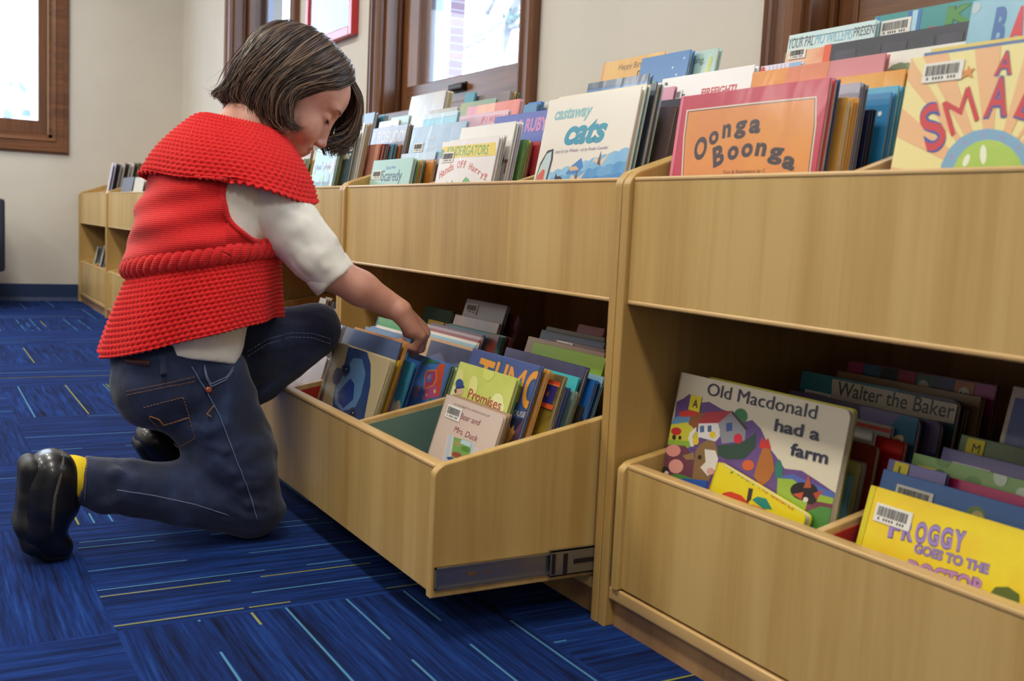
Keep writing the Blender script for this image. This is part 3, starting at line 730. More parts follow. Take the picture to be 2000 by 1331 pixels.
def ba(a): a.TT(CU3, 'B', (1735, 358), (1835, 345), 275, '2c62a4', bold=.05); a.TT(CU3, 'A', (1868, 338), (1990, 325), 260, 'c8283a', bold=.05); a.TT(CU3, 'D', (2025, 320), (2130, 305), 260, '2c62a4', bold=.05); a.e(.03, .05, .03, .035, 'a8bcc4')
add('UB2', (1902, 2), (2210, -55), .155, .010, '7cb0c8', 'light blue book with big blue and red capitals, behind the sunray book', 'light blue capitals book', art=ba, col2='8cbcd0')
strip('UB2', (2140, -20), .20, .26, .012, '4c7a58', 'moss green'); strip('UB2', (2160, -10), .25, .25, .012, 'b8a88c', 'fawn')

# --- upper bin above the open drawer
def cats(a):
    a.TT(CU1, 'castaway', (202, 733), (548, 690), 105, '86bcc2', bold=.025, shear=.25); a.TT(CU1, 'cats', (288, 958), (672, 925), 215, '2f93ae', bold=.04, shear=.25)
    a.TT(CU1, 'story by Lisa Wheeler - art by Ponder Goembel', (210, 1045), (700, 1003), 30, '9a86a4', shear=.3)
    a.wave(.50, .36, .012, 9, ('7ab4dc', 'a6d2e6'), .12, 1); a.wave(.53, .44, .014, 8, ('4f94cc', '8cc0e0'), .2, 1, .8); a.wave(.56, .51, .014, 7, ('3c7cc0', '68a8d8'), .25, 1, .3)
    a.p([(.37, .50), (.42, .45), (.52, .40), (.56, .46), (.5, .5)], '4a84c4')
    a.p([(.0, .62), (.04, .42), (.1, .34), (.17, .33), (.185, .4), (.16, .62)], '26222a'); a.p([(.0, .62), (.05, .44), (.1, .36), (.155, .345), (.165, .4), (.14, .62)], ('b8dcc4', 'c0c0d8')); a.p([(.0, .62), (.04, .5), (.09, .46), (.12, .47), (.12, .62)], 'd05a40')
    a.e(.30, .56, .06, .05, '2c2430'); a.p([(.25, .56), (.26, .49), (.30, .53)], '2c2430')
    for u, v in ((.50, .53), (.72, .425)):
        a.p([(u-.08, v+.02), (u-.05, v-.03), (u, v), (u+.05, v-.02), (u+.10, v-.05), (u+.04, v+.02), (u, v+.03), (u-.05, v+.0)], 'd8c8b4'); a.p([(u-.02, v+.02), (u, v-.06), (u+.02, v+.03)], '6a5448')
    a.p([(.4, .455), (.48, .45), (.52, .475), (.42, .48)], 'd8b48c')
add('UA3', (1074, 197), (1254, 167), .05, .010, 'e6e0d2', 'cream book with teal lettering above blue painted waves', 'cream book with teal letters', art=cats)
strip('UA3', (1264, 163), .064, .25, .009, 'dcd4c0', 'pale cream', pages=mat('teal_pages', rgb(60, 150, 160), .7))
strip('UA3', (1284, 161), .086, .25, .014, '3a4654', 'dark slate')
strip('UA3', (1293, 161), .100, .24, .006, 'e4e4e4', 'white')
def yye(a):
    a.r(.7, .06, .86, 1.3, ('5c7a34', '3c5226'))
    for i, ch in enumerate('yye'): a.t(ch, .70, .36+.2*i, .16, 'd8d8cc', u1=.79, shear=.25)
strip('UA3', (1320, 205), .112, .25, .009, '5c4a48', 'green and brown', art=yye)
strip('UA3', (1328, 206), .122, .25, .007, '6a4440', 'brown')
add('UA3', (1285, 198), (1330, 191), .132, .007, '30333f', 'near black book upright behind the brown ones', 'near black book')
strip('UA3', (1319, 168), .145, .18, .012, 'c07a94', 'dusty pink')
def wells(a): a.r(0, 0, 1, .07, ('27405f', '3a5878')); a.t('ROSEMARY WELLS SUSAN JEFFERS', .08, .17, .06, '7aa4c8', u1=.95)
add('UA3', (1118, 167), (1268, 145), .158, .010, '3f78ac', 'blue book with faint lighter capitals along its top', 'blue faint lettered book', art=wells, jacket=True)
strip('UA3', (1205, 175), .175, .2, .008, '3c3a6a', 'indigo')
for i, (c_, n_) in enumerate((('8a9ab0', 'grey blue'), ('d8d0b8', 'ivory'), ('5a8a6a', 'green'))): strip('UA3', (1262+10*i, 158), .19+.018*i, .24, .013, c_, n_)
def fire(a): a.TT(CU2, 'FIREFIGHT!', (285, 372), (570, 335), 62, 'c0303a', bold=.03); a.EE(CU2, 8, 268, 12, 14, '2c3038'); a.TT(CU2, '15', (80, 412), (150, 402), 50, '30384a', bold=.04)
add('UA3', (1295, 155), (1475, 125), .258, .010, 'eceaea', 'white book with barcode and red capitals half hidden', 'white book with red capitals', art=fire, bar=(.06, .215, .19, .14))
def stars(a): [a.e(u, v, .015, .015, 'c8e0f0') for u, v in ((.9, .1), (.8, .3), (.95, .34), (.7, .2))]; a.p([(.7, .5), (.78, .4), (.8, .36), (.79, .42)], 'dce8f0')
strip('UA3', (1350, 96), .285, .16, .010, '3a7ab8', 'blue with white dots', art=stars)
def ting(a): a.TT(CU2, 'ting,', (225, 102), (315, 95), 52, '50605c'); a.p([(.78, .5), (.9, .08), (.94, .1), (.86, .5)], 'b8c04a'); a.p([(.65, .5), (.7, .34), (.8, .5)], 'c0c850')
strip('UA3', (1404, 93), .302, .16, .010, 'a4c4bc', 'pale green leafy', art=ting, jacket=True)

def kinder(a):
    f = CK
    a.PP(f, [(440, 805), (1178, 737), (1172, 898), (434, 938)], ('ecd23c', 'e4c42c')); a.TT(f, 'KINDERGATORS', (575, 905), (1078, 885), 108, '5a9e4a', bold=.015); a.EE(f, 515, 880, 45, 60, '8a8ab8'); a.EE(f, 515, 870, 32, 40, '5a9e5a')
    for i, ch in enumerate('Hands Off Harry!'):
        if ch != ' ': x = 485+36*i; y = 1200-150*math.sin(math.pi*(i+.5)/16); a.TT(f, ch, (x, y), (x+30, y-18*math.cos(math.pi*(i+.5)/16)), 88, 'd86a5a', bold=.01)
    a.PP(f, [(745, 1260), (780, 1200), (815, 1160), (850, 1195), (875, 1260)], '5aa84a'); a.PP(f, [(575, 1250), (580, 1210), (592, 1250)], '4a4440'); a.PP(f, [(635, 1250), (648, 1190), (652, 1250)], '4a4440')
add('UA2', (850, 280), (976, 265), .038, .008, 'e8e4e2', 'white book with yellow title band and green letters', 'yellow banded white book', art=kinder, bar=(.06, .20, .17, .13), jacket=True)
strip('UA2', (981, 266), .048, .24, .006, 'e6e2d4', 'off white'); strip('UA2', (986, 263), .057, .24, .006, 'ddd9cf', 'greyish white')
def tw(a):
    for u in (.38, .52, .64, .8): a.e(u, .24, .05, .055, 'e07aa8')
    a.TT(CK, 'T', (1255, 1112), (1306, 1108), 150, '9a5a48', bold=.05); a.p([(.84, .35), (.88, .22), (.93, .34), (.88, .42)], '2a3a6a')
add('UA2', (876, 252), (1008, 238), .084, .008, 'e8e6e0', 'large white book with pink letter tops and a brown capital', 'large white book with pink letters', art=tw, jacket=True, bar=(.06, .27, .16, .12))
strip('UA2', (1012, 239), .094, .26, .006, 'c4b8c4', 'mauve white'); strip('UA2', (1018, 238), .103, .26, .006, 'eaeaea', 'bright white')
strip('UA2', (1026, 272), .114, .24, .008, '6a9a4a', 'green'); strip('UA2', (1029, 273), .124, .24, .006, '9ab848', 'lime'); strip('UA2', (1033, 274), .132, .24, .006, 'b8c048', 'yellow green')
def es(a): a.t('es', .72, .42, .2, '46243a', u1=.93, shear=.2); a.r(0, .62, 1, 1.4, '3a3468')
strip('UA2', (1038, 276), .14, .24, .006, 'a83a38', 'dark red'); strip('UA2', (1056, 276), .152, .24, .010, 'b83a40', 'red with navy foot', art=es)
def ruby(a): a.r(0, .48, 1, 1.4, 'd0407e'); a.TT(CK, '& RUBY', (1430, 615), (1795, 580), 145, 'c888b8', bold=.04)
add('UA2', (965, 228), (1098, 210), .166, .009, '5a6ab8', 'blue and pink book with pink capitals behind the white ones', 'blue and pink book', art=ruby, jacket=True, bar=(.05, .17, .22, .10))
for i, (c_, n_) in enumerate((('d8d4cc', 'pale grey'), ('6a4a7a', 'plum'), ('c8b088', 'sandy'))): strip('UA2', (1040+9*i, 228), .18+.018*i, .24, .013, c_, n_)
strip('UA2', (1050, 201), .245, .2, .009, '4a86b4', 'mid blue'); strip('UA2', (1058, 197), .256, .2, .008, '3a78c0', 'bright blue'); strip('UA2', (1074, 198), .275, .2, .010, 'd2d2c8', 'grey white', jacket=True)
def happy(a): a.TT(CU1, 'Happy Birthday,', (798, 272), (1120, 220), 52, '6a5a48'); a.TT(CU1, 'Davy!', (955, 385), (1182, 345), 105, '5a4a40'); a.r(.0, 0, .05, 1.4, 'd8963a'); a.r(.05, 0, .06, 1.4, 'efe0c0')
add('UA2', (1180, 122), (1307, 99), .355, .012, 'e6bc6c', 'golden tan birthday book standing tallest at the back', 'tan birthday book', art=happy, col2='dca858')

def scar(a): a.TT(CS, 'Nicole Wee', (1240, 940), (1375, 928), 48, '4a8ac8'); a.TT(CS, 'Scaredy', (1168, 1100), (1450, 1092), 150, '2c3a5a', bold=.008); a.TT(CS, 'Squirrel', (1168, 1300), (1450, 1292), 140, '2c3a5a', bold=.008)
add('UA1', (727, 313), (808, 309), .035, .008, '9cc4b4', 'pale green book with dark blue hand lettered title', 'pale green book', art=scar, bar=(.05, .22, .22, .15))
for i, (u_, c_, n_) in enumerate(((811, '5a7084', 'slate blue'), (815, 'a8b83a', 'lime'), (818.5, 'd8a83a', 'amber'), (821.5, 'd0a898', 'pinkish'), (826, '4a9080', 'sea green'))): strip('UA1', (u_, 312), .045+.010*i, .22, .008, c_, n_)
strip('UA1', (848, 311), .098, .22, .010, 'c87e2e', 'orange'); strip('UA1', (852, 295), .112, .24, .008, 'b4c8da', 'low pale blue', jacket=True)
def simple(a): a.TT(CK, 'Snow', (330, 740), (430, 728), 95, 'dce6ee', shear=.3); a.TT(CK, 'morning', (262, 840), (470, 815), 70, 'dce6ee', shear=.3)
add('UA1', (805, 250), (910, 235), .126, .008, '9ab4ce', 'grey blue book with white script under plastic', 'grey blue script book', art=simple, col2='b0c6da', jacket=True, bar=(.1, .23, .22, .13))
def beach(a): a.r(0, .0, 1, .06, 'c8dce4'); a.p([(0, .3), (1, .22), (1, 1), (0, 1)], ('c8e0ea', 'e0ecf0')); a.r(.36, .12, .37, .5, 'c86a6a')
add('UA1', (812, 225), (895, 219), .172, .008, '7ec0d8', 'light blue seaside book under shiny plastic', 'light blue seaside book', art=beach, jacket=True, col2='9cd0e0')
add('UA1', (818, 219), (894, 209), .186, .008, 'c8c2b4', 'greyish tan plastic covered book behind the light blue seaside book', 'greyish tan book', jacket=True, col2='b8b4ac')
def ifi(a): a.TT(CK, 'IF I WERE A', (995, 508), (1300, 470), 78, 'd86a88', shear=.2)
add('UA1', (893, 226), (994, 216), .232, .008, 'e8c8d4', 'pale pink book with thin red pink capitals', 'pale pink book', art=ifi, jacket=True, col2='e4bccc')
def pr_(a): a.p([(.55, 0), (1, 0), (1, 1), (.7, 1)], ('e07a70', 'e8948c')); a.p([(.2, 0), (.55, 0), (.6, .5), (.1, .6)], ('eca8a4', 'f0c0a8'))
add('UA1', (914, 208), (1017, 194), .262, .009, 'e0a0b8', 'pink to coral book with curling plastic highlights', 'pink and coral book', art=pr_, jacket=True)
add('UA1', (882, 206), (970, 190), .28, .007, 'b0b068', 'olive and teal book leaning behind the pink ones', 'olive book', col2='8aa898', jacket=True)
strip('UA1', (902, 184), .292, .06, .007, '3a94ac', 'teal sliver of a')
add('UA1', (908, 192), (998, 176), .304, .009, '9a8c88', 'greyish brown book at the very back below the window latch', 'greyish brown book', col2='7c7072', jacket=True)
strip('UA1', (1004, 178), .318, .2, .008, 'd8b058', 'golden'); strip('UA1', (1011, 180), .33, .2, .008, '4a6a60', 'dark green')

# --- upper bin left of that, seen past the girl's face
strip('UZ2', (588, 306), .03, .2, .006, 'e4e0d8', 'white')
COMP['UZ2']['items'][-1].update(label='white book edge just past the red knitted collar', short='white book by the collar')
strip('UZ2', (594, 307), .042, .2, .008, 'dcd8cc', 'ivory'); strip('UZ2', (602, 307), .054, .2, .007, 'a8c098', 'pale green'); strip('UZ2', (606, 320), .064, .2, .006, '4a6a30', 'short dark green'); strip('UZ2', (607, 291), .074, .2, .008, '9a6448', 'brown')
add('UZ2', (700, 224), (733, 219), .26, .012, '2a4470', 'dark blue book under glaring plastic beside the hair', 'dark blue plastic book', jacket=True)
strip('UZ2', (753, 223), .285, .12, .010, '3a7a88', 'teal')
def jung(a):
    rr = random.Random(2)
    for i in range(26): a.e(rr.random(), rr.random()*1.0, rr.uniform(.05, .13), rr.uniform(.03, .07), rr.choice(('b8d4d4', 'e8dc9c', 'a8b8d8', '9cc8a8', 'e4c4c8', 'e8e0b0')), rr.random()*3)
    a.t('Rain in the', .15, .35, .08, '8a94b8', u1=.8); a.t('Jungle Jingle', .12, .62, .1, '7a84b4', u1=.92); a.p([(.4, 1.0), (.55, .7), (.7, .76), (.8, 1.0)], 'e8c84a')
add('UZ3', (608, 290), (662, 288), .034, .008, 'a8d0d8', 'pastel swirled book with loose lavender lettering near the chin', 'pastel swirled book', art=jung)
strip('UZ3', (667, 282), .044, .2, .008, '6a9a5a', 'leaf green'); strip('UZ3', (672, 280), .054, .2, .006, 'c8a83c', 'mustard')
def ung(a): a.TT(CS, 'Young', (560, 665), (782, 630), 135, 'e2dcc8', bold=.02); a.TT(CS, 'Shepherd', (440, 845), (785, 805), 135, 'e2dcc8', bold=.02); a.r(.0, .56, .9, 1.3, ('40504a', '2c3a3a'))
add('UZ3', (662, 262), (695, 260), .066, .010, '2c4a5e', 'dark blue green book with large cream letters', 'dark cream lettered book', art=ung)
strip('UZ3', (701, 258), .078, .2, .007, 'd8d8d2', 'grey white')
def s_(a): a.t('S', .62, .5, .3, '8ac0b4', u1=.85, shear=.2)
add('UZ3', (672, 245), (713, 241), .092, .008, 'e4e4de', 'white book with a pale green flourish', 'white flourish book', art=s_, jacket=True)
strip('UZ3', (718, 241), .102, .22, .006, 'd0c4a0', 'buff'); strip('UZ3', (723, 240), .112, .22, .007, 'b88868', 'tan')
strip('UZ3', (741, 281), .122, .2, .006, 'd89a84', 'low peach'); strip('UZ3', (748, 281), .132, .2, .007, 'a83c3a', 'low red'); strip('UZ3', (754, 281), .142, .2, .007, '2c2e44', 'low navy'); strip('UZ3', (758, 281), .151, .2, .006, '9a2c34', 'low crimson'); strip('UZ3', (766, 280), .161, .2, .007, '4a94b4', 'low sky blue'); strip('UZ3', (773, 281), .171, .2, .006, '3a6a94', 'low mid blue'); strip('UZ3', (783, 282), .182, .2, .008, 'a8682c', 'low ochre')
def rob(a): a.TT(CS, 'ROBUDDY', (1118, 565), (1530, 545), 150, 'd8ccb8'); a.p([(.6, .4), (.7, .34), (.78, .42), (.7, .5)], 'b88a70')
add('UZ3', (730, 250), (797, 243), .198, .009, '7c7484', 'grey mauve book with tall narrow cream capitals under plastic', 'grey mauve book', art=rob, col2='94909c', jacket=True)
strip('UZ3', (803, 243), .212, .2, .008, '4a3a34', 'dark brown')
add('UZ3', (723, 240), (780, 234), .228, .008, 'd4d6d2', 'white plastic covered book with a green leaf on its edge', 'white leaf book', jacket=True, art=lambda a: a.e(.7, .14, .08, .05, '8aa05a'))
strip('UZ3', (800, 224), .25, .12, .008, 'b8d8d8', 'pale aqua')
add('UZ3', (804, 189), (872, 175), .33, .012, 'dad8d0', 'tall pale sketched book standing highest at the window', 'tall pale sketched book', col2='c8c8cc', jacket=True, art=lambda a: (a.r(.35, .3, .8, .5, 'e6e2d4'), a.p([(.1, .9), (.5, .45), (.52, .47), (.12, .93)], 'd0a0a8')))
strip('UZ3', (880, 177), .346, .2, .010, 'd8d4a8', 'cream')
# --- far upper bins
def far(c, L, ys, label, short, **kw): pass
add('UX3', (182, 324), (196, 323), .05, .03, 'd8d4e4', 'lilac white book at the near end of the bin by the far wall', 'lilac white far book', far=True)
for i, (c_, n_) in enumerate((('3a2c30', 'dark brown'), ('c8c4bc', 'grey'), ('5a4a40', 'brown'), ('d8d4cc', 'white'), ('6a6048', 'khaki'), ('8a7a60', 'tan'), ('e0dcd4', 'ivory'), ('4a4a44', 'charcoal'))): strip('UX3', (200+4.2*i, 324+.2*i), .07+.026*i, .2, .024, c_, n_, far=True)
add('UY1', (239, 326), (250, 324), .17, .025, 'a0c4d4', 'pale blue leaning book in the second bin from the far wall', 'pale blue far book', far=True)
strip('UY1', (256, 324), .2, .2, .02, '2c4a60', 'dark teal', far=True); strip('UY1', (263, 323), .225, .2, .02, '24304c', 'navy', far=True); strip('UY1', (270, 322), .25, .2, .02, '3a5aa0', 'cobalt', far=True)
add('UY1', (241, 347), (262, 346), .04, .02, '6a7488', 'slate grey book fronting the second bin from the far wall', 'slate grey far book', far=True)
add('UY2', (263, 346), (283, 346), .04, .02, 'd8d4c8', 'white and yellow book fronting the second bin, by the red collar', 'white far book', far=True)
strip('UY2', (290, 321), .19, .22, .02, 'd8c05a', 'yellow', far=True); strip('UY2', (296, 312), .24, .22, .02, 'c8c8d4', 'pale grey', far=True)
add('UX3', (245, 314), (258, 312), .34, .02, 'd0c860', 'yellowish book at the back of the far bin', 'yellowish back book', far=True)
strip('UX3', (272, 309), .38, .2, .02, 'a8a49c', 'stone grey', far=True); strip('UX3', (287, 307), .42, .2, .02, '7a8494', 'steel grey', far=True)
# --- far lower bins
add('LX1', (164, 476), (175, 476), .06, .02, 'ccd2d0', 'white book in the lower drawer at the far wall', 'white drawer book', far=True)
strip('LX1', (178, 476), .09, .2, .02, '2e7a86', 'teal', far=True)
add('LX2', (179, 475), (193, 476), .05, .02, 'b8bcc0', 'grey book beside the white and teal ones by the far wall', 'grey drawer book', far=True)
strip('LX2', (199, 478), .09, .2, .02, '8aa4b4', 'blue grey', far=True)
add('LX3', (193, 490), (206, 492), .05, .02, 'c4ccd0', 'pale grey book nearest in the drawer at the far wall', 'pale grey drawer book', far=True)
add('LX3', (191, 462), (206, 463), .2, .02, 'd8cfa0', 'cream book upright at the back of the far wall drawer', 'cream drawer book', far=True)
add('LY1', (228, 485), (243, 488), .05, .02, 'dcdad8', 'white book in the drawer just left of the red vest', 'white vest side book', far=True)
strip('LY1', (250, 489), .08, .2, .02, 'b8b4b0', 'light grey', far=True)
# --- open drawer, near compartment
def bear(a):
    f = CA
    a.TT(f, 'ELIZABETH WINTHROP', (262, 905), (532, 1003), 17, '8a7a78'); a.TT(f, 'Bear and', (302, 1008), (456, 1066), 48, '8c3440', shear=.2); a.TT(f, 'Mrs. Duck', (258, 1108), (435, 1190), 50, '8c3440', shear=.2)
    a.PP(f, [(215, 1125), (455, 1240), (430, 1420), (150, 1420)], 'd8ccc8'); a.PP(f, [(225, 1130), (250, 1140), (215, 1330), (190, 1330)], 'b8c8d4'); a.PP(f, [(262, 1150), (397, 1190), (375, 1400), (225, 1400)], ('6a9a4a', '8ab86a')); a.PP(f, [(320, 1170), (395, 1192), (388, 1230), (310, 1200)], 'b8d4dc'); a.EE(f, 290, 1200, 25, 18, 'a89a5a', .5); a.EE(f, 350, 1245, 35, 20, '5a8a3a', .4); a.EE(f, 285, 1290, 40, 22, '9a4a3a', .4); a.EE(f, 250, 1325, 45, 16, '3a4a9a', .4); a.PP(f, [(400, 1195), (420, 1203), (400, 1330), (378, 1330)], 'b8c8d4')
add('LA3', (872, 770), (985, 812), -.125, .005, 'd6c2b4', 'small pinkish beige book with crimson italic title in open drawer', 'small beige book', art=bear, bar=(.10, .20, .28, .16), radius=.008)
strip('LA3', (991, 811), -.117, .19, .005, 'b89a7c', 'beige'); strip('LA3', (997, 810), -.110, .19, .005, 'a8886a', 'fawn')
def prom(a):
    rr = random.Random(8)
    for i in range(16): a.e(rr.random(), rr.random()*.6, .1, .07, rr.choice(('e0e08a', 'd0d86a', 'b8cc60', 'e6e6a4')), rr.random())
    a.TT(CA, 'Promises', (362, 848), (612, 950), 78, 'b04a44', bold=.015)
    a.EE(CA, 305, 800, 27, 30, 'd8b498'); a.EE(CA, 275, 800, 9, 18, '5a4030'); a.EE(CA, 305, 745, 30, 38, '33508e'); a.PP(CA, [(275, 768), (338, 758), (345, 772), (278, 786)], '2a4278')
add('LA3', (895, 705), (1005, 741), -.094, .006, 'd2d872', 'yellow green book with brick red title and child in blue cap', 'yellow green book', art=prom, col2='c0cc5c')
strip('LA3', (1013, 744), -.083, .2, .007, '6aa044', 'grass green')
def tumo(a):
    for ch, p, q, c_ in (('T', (398, 760), (508, 805), 235), ('U', (522, 815), (608, 845), 255), ('M', (622, 850), (748, 890), 262), ('O', (760, 908), (882, 938), 275)): a.TT(CA, ch, p, q, c_, 'e0983a', bold=.03, outline='3a5a70')
    a.TT(CA, 'MOUSE HOUSE', (560, 945), (802, 1005), 42, 'e0d8c8', bold=.02); a.PP(CA, [(640, 1000), (820, 1020), (780, 1200), (560, 1400), (560, 1100)], ('2c3050', '3c3450')); a.PP(CA, [(640, 1180), (665, 1110), (690, 1040), (695, 1090), (722, 1060), (715, 1110), (732, 1100), (700, 1170), (650, 1210)], 'd89a4a'); a.PP(CA, [(690, 1190), (740, 1090), (830, 1020), (825, 1060), (750, 1190)], '7a5068')
add('LA3', (925, 680), (1056, 716), -.062, .008, '40568e', 'navy book with large orange block capitals', 'navy book with orange capitals', art=tumo)
strip('LA3', (1068, 722), -.050, .23, .009, 'd8902c', 'orange')
def eth(a):
    a.r(.45, .12, 1, .17, 'd0442c'); a.r(.45, .17, 1, .2, 'e8802c'); a.r(.52, .2, .94, .52, '33307e'); a.p([(.72, .3), (.77, .36), (.72, .42), (.67, .36)], 'd86a3a'); a.r(.45, .52, 1, .6, 'e0602c'); a.r(.45, .6, 1, .63, '4a3a20')
add('LA3', (1040, 722), (1100, 731), -.032, .010, 'b8982a', 'mottled yellow book banded with red and deep blue', 'yellow banded book', art=eth, col2='584a20')
strip('LA3', (1104, 757), -.018, .2, .006, '3a5ca8', 'blue'); strip('LA3', (1111, 758), -.010, .2, .005, '2c488c', 'deep blue'); strip('LA3', (1124, 765), -.002, .2, .006, '7c9a90', 'grey green'); strip('LA3', (1129, 770), .004, .16, .005, '7a6a3a', 'short olive'); strip('LA3', (1139, 795), .010, .12, .006, '3a3430', 'low dark brown')
strip('LA3', (1131, 738), .018, .25, .008, '36b0b4', 'turquoise', art=lambda a: a.p([(.78, .28), (.84, .2), (.83, .27), (.88, .29), (.83, .31), (.8, .36)], '2a8a4a'))
add('LA3', (985, 680), (1140, 715), .028, .009, '444a70', 'dark indigo book under glossy plastic', 'dark indigo book', jacket=True, col2='383c58')
strip('LA3', (1163, 743), .044, .1, .008, '2468b8', 'bright blue'); strip('LA3', (1169, 747), .053, .1, .007, '1c4c8c', 'royal blue'); strip('LA3', (1180, 737), .061, .16, .006, '8ab4c4', 'pale blue')
def grn(a):
    for ch, u, c, h in (('H', .02, 'c0342c', .2), ('i', .28, '6ab83a', .14), ('p', .42, 'b84a3a', .16), ('u', .55, 'b83038', .22), ('o', .68, 'd88a6a', .17), ('o', .8, 'd0704a', .14), ('l', .92, '3a9a4a', .17)): a.t(ch, u, .42, h, c, u1=u+.1, bold=.04)
add('LA3', (1040, 668), (1180, 700), .070, .009, '9ac41e', 'bright lime green book with coloured letters and barcode', 'lime green book', art=grn, bar=(.13, .30, .24, .15))
strip('LA3', (1182, 690), .084, .24, .006, 'a8866a', 'patterned tan', jacket=True)
add('LA3', (1085, 662), (1182, 682), .096, .008, '6a5048', 'brown book with pale barcode behind the lime green one', 'brown barcoded book', jacket=True, bar=(.06, .18, .34, .14))
strip('LA3', (1182, 669), .112, .2, .008, '30405e', 'dark blue'); strip('LA3', (1182, 660), .124, .2, .008, '6a604e', 'drab'); strip('LA3', (1182, 642), .140, .08, .008, '8a2c40', 'wine red')
# middle compartment
def dog(a):
    f = CD
    a.PP(f, [(155, 460), (178, 480), (40, 1090), (0, 1090)], '5a4a58'); a.PP(f, [(150, 595), (90, 800), (140, 700)], '3c4a78')
    a.PP(f, [(300, 530), (400, 545), (480, 580), (515, 700), (510, 900), (445, 1258), (370, 1225), (310, 1262), (150, 1160), (148, 1050), (170, 920), (250, 740)], ('2c4478', '3a5484'))
    a.PP(f, [(345, 640), (430, 650), (465, 790), (420, 1000), (360, 1120), (240, 1150), (165, 1080), (170, 940), (250, 800)], ('5c86b4', '6c94bc'))
    a.EE(f, 192, 815, 42, 85, '22386a', .15); a.PP(f, [(195, 975), (320, 835), (358, 890), (345, 1040), (250, 1125), (200, 1060)], '1c3a8c')
    for x, y in ((272, 755), (338, 1178)): a.EE(f, x, y, 46, 66, '28406e', .3); a.EE(f, x, y, 26, 40, '1a2440', .3); a.EE(f, x+6, y-10, 6, 8, 'c0c8d8')
add('LA2', (655, 668), (763, 703), -.158, .006, 'c8b88e', 'tan book with a big blue dog face under clear plastic', 'blue dog book', art=dog, jacket=True)
strip('LA2', (768, 703), -.151, .25, .006, 'd8c890', 'cream'); strip('LA2', (773, 706), -.144, .25, .005, 'b8a468', 'sand'); strip('LA2', (777, 705), -.138, .25, .005, 'd8a81c', 'gold yellow')
def cloud(a):
    for u, v, r in ((.66, .33, .06), (.73, .29, .07), (.8, .34, .06), (.72, .38, .07)): a.e(u, v, r, r, 'c4b8bc')
    a.e(.28, .24, .03, .05, 'd8a030')
add('LA2', (675, 640), (783, 667), -.130, .005, '5a6c94', 'dusky blue book with a pale cloud and barcode under plastic', 'dusky blue cloud book', art=cloud, jacket=True, bar=(.06, .24, .19, .15))
strip('LA2', (790, 668), -.123, .25, .006, 'd08a30', 'orange'); strip('LA2', (783, 724), -.115, .2, .004, '7068a8', 'short purple')
def cow(a): a.wave(.3, .34, .04, 4, 'd8d0c0', .55, 1, base=.5); a.p([(.6, .5), (.7, .62), (.75, 1.1), (.6, 1.1)], 'd8d4c4'); a.r(0, .95, 1, 1.4, 'c8cc5a')
strip('LA2', (806, 710), -.108, .24, .006, '3a94b8', 'sea blue', art=cow); strip('LA2', (812, 706), -.100, .24, .005, '2c60a8', 'blue'); strip('LA2', (800, 663), -.092, .24, .005, '6a90c0', 'light blue', jacket=True); strip('LA2', (804, 661), -.084, .24, .005, '4a8ab0', 'teal blue', jacket=True)
add('LA2', (690, 628), (768, 648), -.076, .005, 'e0c4c8', 'pinkish white book peeping up beneath the forearm', 'pinkish white book')
def ruler(a):
    a.r(0, 0, 1, .10, '3a9a44'); [a.r(.05*i+.02, .0, .05*i+.025, .06, 'c8e0c0') for i in range(19)]; a.r(0, .13, 1, .145, 'd88a80'); a.p([(.62, .33), (.67, .22), (.72, .33)], '3a6ac0'); a.r(.45, .2, .455, .34, 'c05a4a'); a.p([(.3, .3), (.32, .22), (.33, .3)], 'd8943a'); a.r(0, .0, .03, .2, '2c60b0')
add('LA2', (708, 611), (800, 636), -.066, .006, 'e8e4dc', 'white book with green ruled band and barcode under the forearm', 'green banded white book', art=ruler, bar=(.08, .27, .22, .15))
def ing(a):
    f = CD
    a.TT(f, 'ing', (862, 1000), (988, 985), 112, 'd87a5a', shear=.2); a.PP(f, [(1010, 1042), (1050, 890), (1062, 860), (1183, 690), (1235, 700), (1180, 1012), (1090, 1030)], ('d8503c', 'e0683c')); a.PP(f, [(1015, 1040), (1040, 930), (1160, 900), (1140, 1020)], 'c85a8a')
    a.PP(f, [(1020, 950), (1035, 790), (1060, 755), (1150, 750), (1155, 840), (1120, 910)], 'e08a5a'); a.PP(f, [(1032, 930), (1045, 800), (1065, 770), (1138, 765), (1142, 835), (1112, 895)], 'c04a6a'); a.PP(f, [(1042, 880), (1055, 805), (1110, 780), (1100, 860)], '5a80c0'); a.PP(f, [(1060, 850), (1066, 805), (1098, 800), (1088, 840)], 'd87a9a')
    a.EE(f, 1052, 995, 10, 12, 'e8c86a'); a.EE(f, 1130, 960, 12, 20, 'e8d070'); a.PP(f, [(990, 720), (1060, 640), (1180, 690), (1060, 690)], '4a8a60'); a.PP(f, [(1085, 1120), (1075, 1030), (1095, 1025), (1115, 1110)], '3a8a4a')
add('LA2', (803, 685), (878, 714), -.052, .006, '3c78c8', 'bright blue book with red orange shape below the fingers', 'bright blue book', art=ing, col2='5a8cd4')
strip('LA2', (884, 716), -.044, .2, .006, '4a7a3a', 'green'); strip('LA2', (890, 718), -.036, .2, .006, 'd4d8c8', 'white')
def sf(a): a.t('s f', .04, .42, .2, 'd8c060', u1=.9, bold=.03); a.p([(.1, .16), (.3, .1), (.5, .2), (.8, .14), (1, .25), (1, .4), (0, .36)], '6a7094')
add('LA2', (842, 664), (928, 688), -.004, .007, '5a6080', 'dim grey violet book right of the fingertips', 'grey violet book', art=sf, jacket=True, col2='4a4e68')
